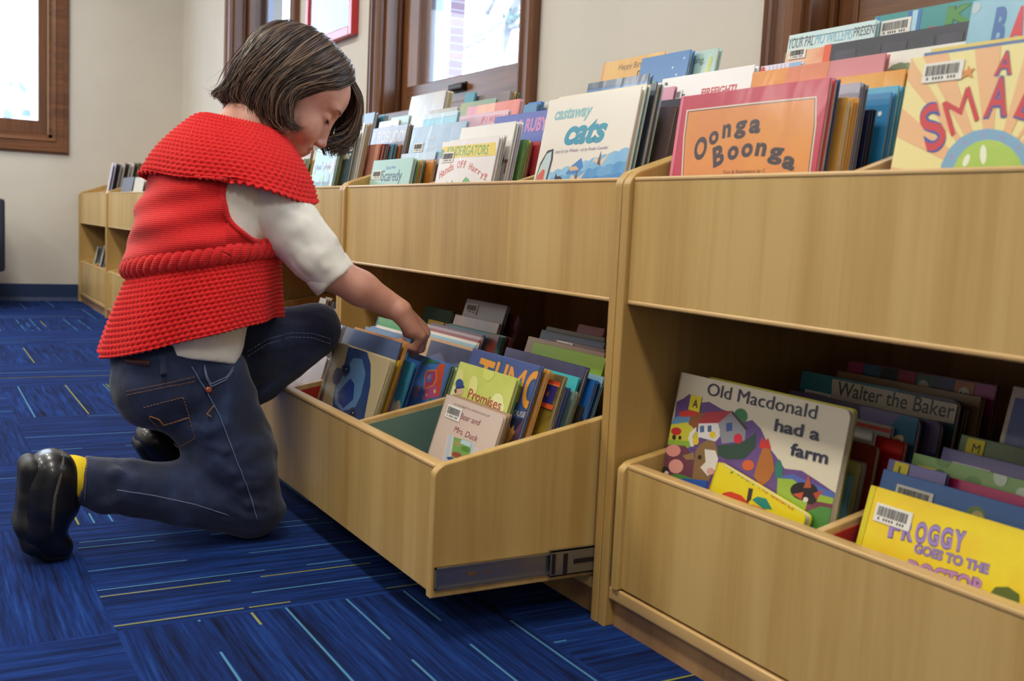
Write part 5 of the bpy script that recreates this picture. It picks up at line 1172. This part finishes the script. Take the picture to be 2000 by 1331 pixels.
# lashes and brows lie on the face
def on(F_, P, lift):
    P = np.array(P, float)
    for _ in range(6):
        g = F_.grad(P[None])[0]; P = P-g*F_.ev(P[None])[0]/max(g@g, .2)
    g = F_.grad(P[None])[0]; g /= np.linalg.norm(g); return P+g*lift
HAIRD = mat('brow_hair', rgb(52, 36, 28), .6)
for s in (1, -1):
    bm = newbm(); P = [on(B, H(s*(.031+.0135*a), .084-.006*abs(a), -.0125-.0038*(1-a*a)), .0006) for a in np.linspace(-1, 1, 9)]
    tube(bm, P, [.0007+.0021*math.sin(math.pi*i/8) for i in range(9)], 6)
    for i in range(1, 8):
        for j in range(2):
            p = P[i]*(1-.5*j)+P[i+(1 if i < 8 else 0)]*.5*j; tube(bm, [p, p+hf*.0045-hu*.004+hx*s*.0015], [.0004, .0001], 3)
    obj('eyelashes', bm, HAIRD, girl, GL)
    bm = newbm(); P = [on(B, H(s*(.030+.018*a), .084, .0105+.004*(1-a*a)), .0004) for a in np.linspace(-1, 1, 9)]
    tube(bm, P, [.0008, .0014, .0018, .0019, .0019, .0017, .0014, .001, .0004], 6); obj('eyebrow', bm, mat('eyebrow_hair', rgb(138, 98, 80), .7), girl, GL)
# --- jeans
J = Field()
J.ell(PEL+np.array([0, -.004, .015]), (.120, .100, .085), None, .02); J.cone(PEL+np.array([-.04, -.004, .05]), PEL+np.array([.035, -.004, .05]), .094, .094, .03)
J.ell(G(312, 757, 5.015), (.074, .078, .074), None, .03); J.ell(G(325, 750, 4.89), (.074, .078, .074), None, .03)
J.chain([(HR, .086), (HR*.45+KR*.55+np.array([0, .002, 0]), .075), (KR, .056)], .02)
J.chain([(KR+np.array([0, -.006, .004]), .056), (KR*.60+AR*.40+np.array([0, 0, .004]), .055), (KR*.28+AR*.72, .046), (AR+np.array([0, -.004, 0]), .042)], .014)
J.chain([(HL, .085), (HL*.45+KL*.55, .070), (KL, .052)], .02)
J.chain([(KL, .052), (KL*.55+AL*.45, .050), (AL, .042)], .012)
# folds: behind the knee, at the hip, and bunched above the hem
J0 = Field(); J0.pr = list(J.pr)
def fold(pts, r, x):
    P = []
    for u, v in pts:
        p, g = J0.hit(u, v); P.append(p-g*r*.45)
    J.chain([(p, r*(.55 if i in (0, len(P)-1) else 1)) for i, p in enumerate(P)], .008)
for pts in ([(425, 900), (455, 925), (495, 930)], [(440, 930), (470, 950), (510, 950)], [(400, 870), (440, 880), (475, 868)], [(370, 835), (410, 842), (445, 825)], [(350, 745), (400, 735), (440, 725)]): fold(pts, .008, 0)
for pts in ([(205, 900), (225, 925), (232, 975)], [(250, 905), (262, 940), (262, 985)]): fold(pts, .011, 0)
fold([(455, 965), (485, 985), (520, 990)], .008, 0); fold([(450, 995), (480, 1012), (515, 1015)], .008, 0); fold([(515, 690), (560, 672), (620, 665)], .008, 0)
J.ell(G(207, 978, 5.05), (.03, .026, .022), None, .015)
J.cut(G(153, 938, 5.04), AR-KR)
wob = lambda P: .0021*ripple(P, 46, (1, 1, 1.7))+.0008*ripple(P, 95)
V, Q = J.mesh(.0042, wob); V = relax(V, Q, 1, .4)
DEN = bpy.data.materials.new('denim'); _t, _b = nodes(DEN)
_v = coords(_t); _n1 = noise(_t, _v, 7, 4, .6, .8); _n2 = noise(_t, coords(_t, (1, 1, .25)), 420, 2)
_c = ramp(_t, _n1, [(.34, rgb(16, 25, 48)), (.56, rgb(30, 46, 84)), (.74, rgb(62, 86, 130))])
_t.links.new(mixc(_t, math_(_t, 'MULTIPLY', _n2, .5), _c, rgb(18, 28, 54)), _b.inputs['Base Color']); _b.inputs['Roughness'].default_value = .85; _b.inputs['Sheen Weight'].default_value = .2
bump(_t, _b, math_(_t, 'ADD', _n2, math_(_t, 'MULTIPLY', noise(_t, _v, 60, 3), 2.0)), .35, .0022)
jeans = mesh_obj('jeans', V, Q, DEN, girl, loc=GL)
THR = mat('orange_thread', rgb(190, 132, 60), .8); THB = mat('pale_thread', rgb(120, 132, 160), .8); THN = mat('rust_thread', rgb(130, 88, 60), .8)
def seam(name, pts, m, r=.0011, dash=None, dbl=0, sub=6):
    pp = []
    for (a, b) in zip(pts, pts[1:]):
        for i in range(sub): pp.append((a[0]+(b[0]-a[0])*i/sub, a[1]+(b[1]-a[1])*i/sub))
    pp.append(pts[-1]); bm = newbm()
    for off in ([0] if not dbl else [0, dbl]):
        P = [J.hit(u, v+off, .0024)[0] for u, v in pp]
        if not dash: tube(bm, P, r, 6)
        else:
            Vp = [Vector(p) for p in P]
            for a, b in zip(Vp, Vp[1:]):
                L = (b-a).length; n = max(1, round(L/dash))
                for i in range(n): tube(bm, [a.lerp(b, (i+.12)/n), a.lerp(b, (i+.5)/n)+Vector((0, 0, .0002)), a.lerp(b, (i+.8)/n)], r, 5)
    obj(name, bm, m, jeans)
bm = newbm()
for pts in ([(249, 765), (308, 753), (381, 737)],): seam('yoke_seam', pts, THN, .0008, .004, 7)
seam('back_pocket', [(280, 796), (318, 786), (357, 776), (370, 815), (382, 856), (350, 874), (322, 848), (291, 815)], THN, .0009, .0045)
seam('pocket_embroidery', [(292, 812), (310, 818), (320, 829), (345, 822), (370, 815)], THR, .0012, .004)
seam('side_seam', [(374, 717), (400, 759), (428, 810), (454, 880), (486, 962), (502, 1016)], THB, .0008)
seam('front_pocket', [(454, 718), (440, 738), (412, 751), (403, 735), (398, 714)], THB, .0011, None, 5)
seam('arrow_stitch', [(417, 793), (404, 809), (412, 814)], THR, .0012, .004)
seam('calf_seam', [(228, 957), (300, 968), (380, 985), (446, 1006)], THB, .0007)
seam('hem_stitch', [(171, 896), (168, 930), (165, 975)], THN, .0008, .004)
seam('thigh_seam', [(482, 688), (520, 664), (568, 651), (610, 652), (645, 662)], THB, .0009, .005, 9)
bm = newbm()
for (u, v) in ((311, 700), (326, 700)):
    pass
P = [J.hit(318+.2*i, 698+3.8*i, .002)[0] for i in range(10)]; tube(bm, P, .005, 8); obj('belt_loop', bm, DEN, jeans)
bm = newbm(); P = [J.hit(250+4.4*i, 706+.5*i, .001)[0] for i in range(11)]; tube(bm, P, .006, 6); obj('leather_patch', bm, mat('leather', rgb(70, 36, 30), .6), jeans)
bm = newbm(); p, g = J.hit(407, 762, .002); g = Vector(g); tube(bm, [Vector(p)-g*.001, Vector(p)+g*.001, Vector(p)+g*.0022], [.006, .006, .003], 14); obj('rivet', bm, mat('copper', rgb(178, 98, 66), .35, metal=.8), jeans)
# --- shirt
S = Field()
for dx in (-.055, 0, .055): S.chain([(PEL+np.array([dx, .0, .02]), .084), (G(405, 520, 4.95)+np.array([dx, 0, 0]), .082), (G(430, 400, 4.945)+np.array([dx, 0, 0]), .084), (G(455, 320, 4.945)+np.array([dx*.8, 0, 0]), .066)], .02)
S.ell(G(398, 690, 5.035), (.046, .050, .040), None, .03)
SV = Field(); SV.chain([(SR+np.array([-.03, -.015, -.002]), .060), (SR*.86+ER*.14, .0565), (SR*.55+ER*.45, .0505), (SR*.25+ER*.75, .0440), (ER+(ER-SR)*.10, .0385)], .018)
S.chain([(SLf, .06), (EL, .045), (EL*.85+WL*.15, .04)], .018)
for k, (t_, w_) in enumerate(((.74, .008), (.80, .008), (.86, .008), (.92, .007))):
    p = SR+(ER-SR)*t_; q = np.array([.022, -.004, .036]); SV.cone(p+q+np.array([.012, -.016, -.016]), p+q+np.array([-.004, .014, .010]), .006, .007, .008)
for a_, b_, q in ((.45, .70, (.036, -.024, -.008)), (.62, .86, (.030, -.026, -.016)), (.30, .52, (.046, -.008, .010)), (.72, .95, (.036, -.014, .002))): SV.cone(SR+(ER-SR)*a_+np.array(q), SR+(ER-SR)*b_+np.array(q)*.92, .005, .006, .010)
SV.cut(G(657, 549, 5.085), ER-SR)
c0, c1, c2 = G(340, 699, 5.05), G(455, 712, 5.05), G(400, 706, 4.85)
nn = np.cross(c1-c0, c2-c0); nn *= -np.sign(nn[2]); S.cut(c0, nn)
cd = (ER-SR)/np.linalg.norm(ER-SR); cuff = G(656, 548, 5.085)
B2 = lambda P: .0012*ripple(P, 60, (1, .6, 1))+.0006*ripple(P, 130)
V, Q = S.mesh(.0036, B2)
V = relax(V, Q, 1, .4)
COT = mat('white_cotton', rgb(238, 234, 224), .9, rgb(232, 227, 216), 30, bumpy=(900, .25, .0008), sheen=.2)
shirt = mesh_obj('shirt', V, Q, COT, girl, loc=GL)
V, Q = SV.mesh(.0034, lambda P: .0010*ripple(P, 62, (1, .6, 1))+.0006*ripple(P, 140)); V = relax(V, Q, 1, .4); mesh_obj('sleeve', V, Q, COT, shirt)
bm = newbm(); u1 = Vector(cd).orthogonal().normalized(); u2 = Vector(cd).cross(u1)
P = [Vector(cuff)+(u1*math.cos(a)+u2*math.sin(a))*.0375 for a in np.linspace(0, 2*math.pi, 40)]
prev = None
for k, (o, r_) in enumerate(((-.030, .0420), (-.027, .0442), (-.016, .0440), (-.004, .0432), (.001, .0415), (.000, .033))):
    ring = [bm.verts.new(Vector(cuff)+Vector(cd)*o+(u1*math.cos(a)+u2*math.sin(a))*(r_+.0008*math.sin(7*a+k))) for a in np.linspace(0, 2*math.pi, 48, endpoint=False)]
    if prev:
        for i in range(48): bm.faces.new((prev[i], prev[(i+1) % 48], ring[(i+1) % 48], ring[i]))
    prev = ring
bmesh.ops.recalc_face_normals(bm, faces=bm.faces[:])
obj('cuff', bm, COT, shirt, smooth=True)
# --- red knitted vest: rings of stitches
RW = bpy.data.materials.new('red_wool'); _t, _b = nodes(RW)
_t.links.new(ramp(_t, noise(_t, coords(_t), 300, 3), [(.3, rgb(200, 10, 16)), (.7, rgb(228, 26, 24))]), _b.inputs['Base Color']); _b.inputs['Roughness'].default_value = .9; _b.inputs['Sheen Weight'].default_value = .35; _b.inputs['Sheen Roughness'].default_value = .4; _b.inputs['Sheen Tint'].default_value = (1, .5, .45, 1)
bump(_t, _b, noise(_t, coords(_t), 1100, 2), .5, .001)
RW2 = bpy.data.materials.new('red_wool_fine'); _t, _b = nodes(RW2)
_t.links.new(ramp(_t, noise(_t, coords(_t), 260, 3), [(.3, rgb(196, 9, 15)), (.7, rgb(220, 22, 22))]), _b.inputs['Base Color']); _b.inputs['Roughness'].default_value = .9; _b.inputs['Sheen Weight'].default_value = .35; _b.inputs['Sheen Tint'].default_value = (1, .5, .45, 1)
_w1 = N(_t, 'ShaderNodeTexWave'); _w1.inputs['Scale'].default_value = 90; _w1.inputs['Distortion'].default_value = 1.5; _w1.bands_direction = 'Z'; _t.links.new(coords(_t), _w1.inputs[0])
bump(_t, _b, math_(_t, 'ADD', _w1.outputs[1], noise(_t, coords(_t), 500, 2)), .35, .0014)
def rings(spec, nt, nu):
    """spec: (u, v, x, half width, rise to the image right, extra(theta) in m) -> positions nt x nu, smooth through the rings"""
    C, Hh, T = [], [], []
    for u, v, x, h, k in spec: C.append(G(u, v, x)); Hh.append(h); T.append(k)
    C, Hh, T = np.array(C), np.array(Hh), np.array(T); n = len(spec); s = np.linspace(0, n-1, nt)
    def interp(A):
        out = []
        for q in s:
            i = min(int(q), n-2); f = q-i
            p0, p1, p2, p3 = A[max(i-1, 0)], A[i], A[i+1], A[min(i+2, n-1)]
            out.append(.5*((2*p1)+(-p0+p2)*f+(2*p0-5*p1+4*p2-p3)*f*f+(-p0+3*p1-3*p2+p3)*f**3))
        return np.array(out)
    c, h, k = interp(C), interp(Hh), interp(T); th = np.linspace(0, 2*math.pi, nu, endpoint=False)
    x = 1.08*h[:, None]*np.cos(th); y = .97*h[:, None]*np.sin(th)
    P = np.stack([c[:, None, 0]+x, c[:, None, 1]+y, c[:, None, 2]+k[:, None]*(.5*x+.866*y)], -1)
    return P, th
def normals(P):
    du = np.roll(P, -1, 1)-np.roll(P, 1, 1); dt = np.gradient(P, axis=0); n_ = np.cross(du, dt); return -n_/np.linalg.norm(n_, axis=-1, keepdims=True)*np.sign(1)
def loft(name, P, m, parent, thick=.005, keep=None, loc=(0, 0, 0)):
    nt, nu = P.shape[:2]; N_ = normals(P); cen = P.mean(1, keepdims=True)
    if ((P-cen)*N_).sum() < 0: N_ = -N_
    V = np.concatenate([P.reshape(-1, 3), (P-N_*thick).reshape(-1, 3)]); i = np.arange(nt-1)[:, None]*nu+np.arange(nu); j = np.arange(nt-1)[:, None]*nu+(np.arange(nu)+1) % nu
    kf = np.ones(i.shape, bool) if keep is None else keep(P)[:-1]
    q = np.stack([i, i+nu, j+nu, j], -1)[kf].reshape(-1, 4); o = nt*nu
    inn = q[:, ::-1]+o; e = {}
    al = [q, inn]
    # close every open edge between the outer and the inner face
    ed = np.concatenate([q[:, [a, (a+1) % 4]] for a in range(4)]); key = np.sort(ed, 1); _, ix, ct = np.unique(key, axis=0, return_index=True, return_counts=True)
    b = ed[ix[ct == 1]]; al.append(np.stack([b[:, 1], b[:, 0], b[:, 0]+o, b[:, 1]+o], 1))
    return mesh_obj(name, V, np.concatenate(al), m, parent, loc=loc), N_
def bobble(P, N_, du, dv, amp):
    """rows of raised stitches, each row shifted by half a stitch"""
    nt, nu = P.shape[:2]
    circ = np.linalg.norm(np.roll(P, -1, 1)-P, axis=-1).sum(1); nst = int(round(circ.mean()/du)); le = np.concatenate([[0], np.cumsum(np.linalg.norm(np.diff(P, axis=0), axis=-1).mean(1))])
    r = le/dv; row = np.floor(r); U = np.linspace(0, nst, nu, endpoint=False)[None]+.5*(row[:, None] % 2)
    a = np.abs(np.sin(math.pi*U))**.8*np.abs(np.sin(math.pi*r))[:, None]**.8
    return P+N_*(a[..., None]-.45)*amp
vest = obj_me('vest', bpy.data.meshes.new('vest'), RW2, girl, GL)
# yoke collar
sp = [(470, 236, 4.945, .060, -.16), (468, 246, 4.945, .082, -.16), (461, 286, 4.945, .115, -.13), (455, 325, 4.945, .138, -.11), (450, 362, 4.945, .150, -.09), (448, 377, 4.945, .152, -.085)]
P, th = rings(sp, 120, 620)
tt = np.linspace(0, 1, 120)[:, None]
near = np.clip(np.cos(th-math.atan2(-.75, .66)), 0, 1)[None]**2
P[..., 2] += .022*near*tt**2
rip = (.006*np.sin(3*th+.6)+.004*np.sin(7*th+1.1))[None]*tt**2
cen = P.mean(1, keepdims=True); out = (P-cen)*np.array([1, 1, 0]); out /= np.linalg.norm(out, axis=-1, keepdims=True)
P = P+out*rip[..., None]; P[..., 2] += .006*np.sin(4*th+2)[None]*tt**2
sh_ = np.clip(np.cos(th-.62), 0, 1)[None]**3*tt**1.5; P = P+out*(.016*sh_)[..., None]; P[..., 2] += .006*sh_
N_ = normals(P); N_ *= np.sign(((P-cen)*N_).sum()); P = bobble(P, N_, .0108, .0088, .0042)
collar, _ = loft('yoke_collar', P, RW, vest, .005)
# bodice
sp = [(440, 318, 4.945, .118, -.06), (430, 350, 4.945, .124, -.03), (415, 395, 4.95, .127, .03), (405, 440, 4.95, .133, .10), (399, 478, 4.95, .1385, .17), (399, 494, 4.95, .1375, .19), (400, 500, 4.95, .128, .19)]
P, th = rings(sp, 90, 300); t2 = np.linspace(0, 1, 90)[:, None]
cen = P.mean(1, keepdims=True); out = (P-cen)*np.array([1, 1, 0]); out /= np.linalg.norm(out, axis=-1, keepdims=True)
fo = .003*np.sin(P[..., 2]*70+th[None]*2.5)*np.sin(math.pi*t2)+.003*np.sin(P[..., 2]*120-th[None]*4)*np.sin(math.pi*t2)
P = P+out*fo[..., None]
aR = G(500, 392, 5.07); aL = np.array([4.79, -.33, aR[2]])
dR = lambda P: np.sqrt((((P-aR)/np.array([.075, .062, .072]))**2).sum(-1)); dL = lambda P: np.sqrt((((P-aL)/np.array([.075, .062, .072]))**2).sum(-1))
P_b = P.copy()
loft('bodice', P, RW2, vest, .004, keep=lambda P: (dR(P) > 1) & (dL(P) > 1))
# twisted cable at the waist
C0 = G(399, 505, 4.95); bm = newbm()
for s_ in (0, math.pi):
    P_ = []
    for i in range(721):
        a = 2*math.pi*i/720; ph = a*26+s_; h = .134+.0055*math.cos(ph); x, y = 1.08*h*math.cos(a), .97*h*math.sin(a)
        P_.append((C0[0]+x, C0[1]+y, C0[2]+.19*(.5*x+.866*y)+.0095*math.sin(ph)))
    tube(bm, P_, .0088, 10)
obj('cable_band', bm, RW2, vest)
# peplum
sp = [(400, 508, 4.95, .131, .19), (396, 528, 4.95, .138, .20), (386, 570, 4.95, .148, .21), (377, 612, 4.95, .156, .22), (371, 650, 4.95, .1625, .226)]
P, th = rings(sp, 130, 700); tt = np.linspace(0, 1, 130)[:, None]
cen = P.mean(1, keepdims=True); out = (P-cen)*np.array([1, 1, 0]); out /= np.linalg.norm(out, axis=-1, keepdims=True)
P = P+out*((.006*np.sin(5*th+.3)+.004*np.sin(9*th+2))[None]*tt**1.3)[..., None]
P[..., 2] -= .012*np.clip(np.cos(th-math.atan2(-.9, .4)), 0, 1)[None]**2*tt**2
N_ = normals(P); N_ *= np.sign(((P-cen)*N_).sum()); P = bobble(P, N_, .0105, .0086, .0042)
loft('peplum', P, RW, vest, .005)
t_ = P_b; N0 = normals(t_); N0 *= np.sign(((t_-t_.mean(1, keepdims=True))*N0).sum())
for c_, fn in ((aR, dR), (aL, dL)):
    D = fn(t_); sg = D > 1; ev = []
    for ax0 in (0, 1):
        sh_ = np.roll(sg, -1, ax0) != sg
        if ax0 == 0: sh_[-1] = False
        i, j = np.nonzero(sh_); d0 = D[i, j]; p0 = t_[i, j]; i2, j2 = (i+1, j) if ax0 == 0 else (i, (j+1) % t_.shape[1])
        w = ((1-d0)/(D[i2, j2]-d0))[:, None]; ev.append(p0+(t_[i2, j2]-p0)*w)
    ev = np.concatenate(ev); q = ev-c_; an = np.arctan2(q[:, 2], q[:, 1]); o_ = np.argsort(an); ev, an = ev[o_], an[o_]
    bins = [ev[(an >= a0) & (an < a0+.16)].mean(0) for a0 in np.arange(-math.pi, math.pi, .16) if ((an >= a0) & (an < a0+.16)).any()]
    bm = newbm(); tube(bm, bins+[bins[0]], .0052, 8, cap=False); obj('armhole_trim', bm, RW2, vest)
# --- socks and clogs
SOCK = mat('yellow_sock', rgb(226, 196, 22), .85, bumpy=(500, .3, .001)); LEATH = mat('black_polished_leather', rgb(14, 13, 15), .36, coat=.22, bumpy=(120, .06, .001)); SOLE = mat('black_rubber', rgb(20, 20, 21), .55); WELT = mat('stitched_welt', rgb(92, 84, 74), .8, rgb(40, 36, 34), 400)
def clog(px, x, wx, sole_px, welt, sock):
    e = Field()
    for dx in (-wx, 0, wx):
        for ch in px: e.chain([(G(u, v, x)+np.array([dx*s, 0, 0]), r) for u, v, r, s in ch], .014)
    V, Q = e.mesh(.003); V = relax(V, Q, 2, .5); sh = mesh_obj('clog', V, Q, LEATH, girl, loc=GL)
    s2 = Field()
    for dx in (-wx*1.15, -wx*.4, wx*.4, wx*1.15): s2.chain([(G(u, v, x)+np.array([dx, 0, 0]), r) for u, v, r in sole_px], .008)
    V, Q = s2.mesh(.003); V = relax(V, Q, 2, .5); mesh_obj('sole', V, Q, SOLE, sh)
    if welt:
        bm = newbm(); tube(bm, [e.hit(u, v, .0005)[0] for u, v in welt], .0026, 8); obj('welt', bm, WELT, sh)
    if sock:
        k = Field(); k.chain([(G(u, v, x), r) for u, v, r in sock], .008); V, Q = k.mesh(.003); mesh_obj('sock', V, Q, SOCK, girl, loc=GL)
clog([[(100, 922, .034, 1), (92, 985, .034, 1), (80, 1030, .030, 1), (100, 1056, .022, 1), (119, 1064, .016, .9)], [(112, 938, .036, .4), (94, 950, .036, .7)], [(118, 985, .026, .5), (92, 1010, .03, .8)]], 5.04, .021,
     [(58, 912, .017), (52, 970, .013), (50, 1020, .018), (66, 1052, .020), (92, 1072, .014), (116, 1077, .010)], [(122, 884), (123, 905), (116, 940), (108, 970), (104, 1005), (101, 1040)], [(118, 928, .033), (140, 934, .036), (151, 936, .035)])
hl_ = G(300, 857, 4.86); bl_ = np.array([4.86, -.405, .036]); tl_ = np.array([4.86, -.350, .030])
_q = lambda X: seen(X); _m = (hl_+bl_)/2
clog([[(*_q(hl_), .031, 1), (*_q(_m+np.array([0, .004, .004])), .033, 1), (*_q(bl_), .031, 1), (*_q(tl_), .022, .9)], [(345, 858, .034, .4), (*_q(hl_*.6+bl_*.4+np.array([0, .02, .02])), .034, .6)]], 4.86, .020,
     [(*_q(hl_+np.array([0, -.022, -.008])), .014), (*_q(_m+np.array([0, -.026, -.018])), .013), (*_q(bl_+np.array([0, -.020, -.016])), .014), (*_q(tl_+np.array([0, .004, -.018])), .010)], None, [(338, 862, .032), (356, 852, .033)])
# --- hair: a cap under some thousands of locks
HAIR = bpy.data.materials.new('brown_hair'); _t, _b = nodes(HAIR)
_ge = N(_t, 'ShaderNodeNewGeometry')
_t.links.new(ramp(_t, _ge.outputs['Random Per Island'], [(0, rgb(42, 31, 27)), (.45, rgb(72, 54, 45)), (.8, rgb(106, 83, 66)), (1, rgb(144, 116, 90))]), _b.inputs['Base Color'])
_b.inputs['Roughness'].default_value = .36; _b.inputs['Specular IOR Level'].default_value = .45; _b.inputs['Anisotropic'].default_value = .5
CAPM = mat('hair_shade', rgb(40, 28, 22), .6)
hc = Field(); hc.ell(H(0, -.014, .026), (.082, .100, .086), HA, .01); hc.ell(H(0, -.045, -.020), (.074, .062, .055), HA, .02)
hc.ell(H(.0, .085, -.035), (.10, .085, .088), HA, .012, 'sub'); hc.ell(H(0, .02, -.085), (.075, .06, .05), HA, .012, 'sub')
V, Q = hc.mesh(.004); V = relax(V, Q, 1); hair = mesh_obj('hair', V, Q, CAPM, girl, loc=GL)
guides = [
 [(-.010, .072, .090), (.030, .080, .076), (.056, .068, .052), (.071, .040, .026), (.079, .012, -.002), (.080, .008, -.032), (.076, .020, -.056), (.070, .040, -.060), (.069, .046, -.048)],
 [(-.010, .052, .106), (.036, .060, .093), (.066, .046, .064), (.083, .018, .030), (.089, -.002, -.005), (.088, .000, -.040), (.081, .018, -.066), (.073, .038, -.068), (.072, .044, -.054)],
 [(-.008, .022, .115), (.042, .024, .105), (.075, .012, .072), (.091, -.008, .028), (.094, -.022, -.012), (.091, -.020, -.046), (.083, -.004, -.072), (.076, .018, -.078), (.074, .026, -.066)],
 [(-.005, -.018, .118), (.042, -.024, .108), (.075, -.034, .074), (.090, -.046, .026), (.091, -.054, -.018), (.085, -.052, -.054), (.077, -.040, -.080), (.070, -.024, -.090), (.066, -.012, -.088)],
 [(-.002, -.050, .113), (.036, -.066, .099), (.062, -.082, .064), (.075, -.094, .018), (.073, -.097, -.026), (.066, -.092, -.060), (.058, -.080, -.084), (.052, -.066, -.096), (.048, -.052, -.098)],
 [(0, -.072, .103), (.016, -.099, .084), (.030, -.118, .046), (.037, -.124, .004), (.036, -.122, -.036), (.032, -.116, -.070), (.028, -.118, -.092), (.024, -.132, -.104), (.022, -.140, -.100)],
 [(-.004, -.072, .103), (-.020, -.100, .082), (-.032, -.118, .044), (-.038, -.124, .0), (-.038, -.121, -.040), (-.034, -.116, -.074), (-.032, -.122, -.096), (-.03, -.138, -.104), (-.03, -.146, -.098)],
 [(-.008, -.050, .113), (-.040, -.066, .099), (-.064, -.082, .064), (-.076, -.094, .018), (-.074, -.097, -.026), (-.068, -.092, -.060), (-.060, -.084, -.086), (-.054, -.074, -.098), (-.05, -.06, -.1)],
 [(-.012, -.018, .118), (-.045, -.024, .108), (-.075, -.034, .074), (-.090, -.046, .026), (-.091, -.050, -.018), (-.086, -.044, -.054), (-.078, -.030, -.080), (-.07, -.016, -.09), (-.066, 0, -.09)],
 [(-.014, .022, .115), (-.048, .026, .104), (-.078, .028, .074), (-.092, .034, .030), (-.091, .052, -.010), (-.086, .074, -.040), (-.078, .092, -.058), (-.066, .100, -.066), (-.056, .098, -.068)],
 [(-.014, .046, .108), (-.044, .064, .098), (-.068, .086, .070), (-.078, .104, .036), (-.078, .118, .004), (-.072, .124, -.026), (-.064, .122, -.046), (-.052, .114, -.054), (-.044, .106, -.056)],
 [(-.012, .062, .100), (-.030, .086, .092), (-.046, .110, .068), (-.055, .127, .038), (-.056, .136, .006), (-.052, .137, -.020), (-.046, .131, -.040), (-.036, .118, -.050), (-.028, .108, -.052)],
 [(-.010, .072, .092), (-.018, .094, .080), (-.030, .113, .056), (-.038, .125, .026), (-.040, .130, -.004), (-.037, .126, -.026), (-.032, .116, -.042), (-.026, .106, -.050), (-.022, .098, -.052)]]
GD = np.array(guides); GD[10:, 0:2, 2] -= .010; GD[0:4, 0:2, 2] += .004; GD[4:8, 0:2, 2] += .003; GD = GD*np.array([.95, .94, .93])+np.array([0, -.002, 0]); GD[4:8, 3:, 1] *= .93; GD[4:8, 7:, 1] += .022; GD[4:8, 7:, 2] += .010
def cr(A, q):
    n = len(A); i = min(int(q), n-2); f = q-i; p0, p1, p2, p3 = A[max(i-1, 0)], A[i], A[i+1], A[min(i+2, n-1)]
    return .5*((2*p1)+(-p0+p2)*f+(2*p0-5*p1+4*p2-p3)*f*f+(-p0+3*p1-3*p2+p3)*f**3)
def locks(name, n, seed, gmin, gmax, depth, rmin, rmax, wild, clumps):
    rr = random.Random(seed); bm = newbm()
    cl = [(rr.uniform(gmin, gmax), rr.gauss(0, 1), rr.gauss(0, 1), rr.uniform(.86, 1.05)) for _ in range(clumps)]
    for _ in range(n):
        c, a1, a2, ln = rr.choice(cl); dr_ = rr.gauss(0, .32); g = min(max(c+rr.gauss(0, .16), gmin), gmax)
        gd = np.array([cr(GD[:, k], min(max(g+dr_*k/8, gmin), gmax)) for k in range(GD.shape[1])])
        dp = rr.uniform(*depth); o = np.array([0, -.012, .015]); j = np.array([rr.gauss(0, .0022) for _ in range(3)])
        L = ln*rr.uniform(.9, 1.0)*rr.choice((1, 1, 1, .84, .68)); pts = []; m = 17; w1 = rr.uniform(0, 6.28)
        st = rr.uniform(0, .10)
        for i in range(m):
            s_ = st+(1-st)*i/(m-1); p = cr(gd, s_*L*(GD.shape[1]-1)); f = i/(m-1)
            p = o+(p-o)*(1-dp*(.35+.65*f) if f > .05 else 1-dp*.4)
            tight = 1-.5*f
            p = p+j*tight+wild*f*f*np.array([a1*.006+.003*math.sin(a2*3+f*8)+rr.gauss(0, .0006), a2*.006+.003*math.sin(a1*3+f*7), .004*math.sin(a1*5+f*9)])+.0016*f*np.array([math.sin(w1+f*9), math.cos(w1+f*8), 0])
            pts.append(H(*p))
        r = rr.uniform(rmin, rmax)
        tube(bm, pts, [r*(.35+1.1*math.sin(math.pi*min(.5, f*.9+.08)) if f < .55 else r and (1.45-1.30*(f-.55)/.45)) if False else r*(.5+.5*min(1, f*6))*(1 if f < .6 else max(.08, 1-(f-.6)/.42)) for f in [i/(m-1) for i in range(m)]], 4, cap=False)
    return obj(name, bm, HAIR, hair)
locks('hair_locks', 1500, 5, 0, 12, (.0, .05), .0011, .0022, 1.7, 150)
locks('hair_strands', 900, 9, 0, 12, (-.02, .03), .0004, .0009, 2.4, 300)
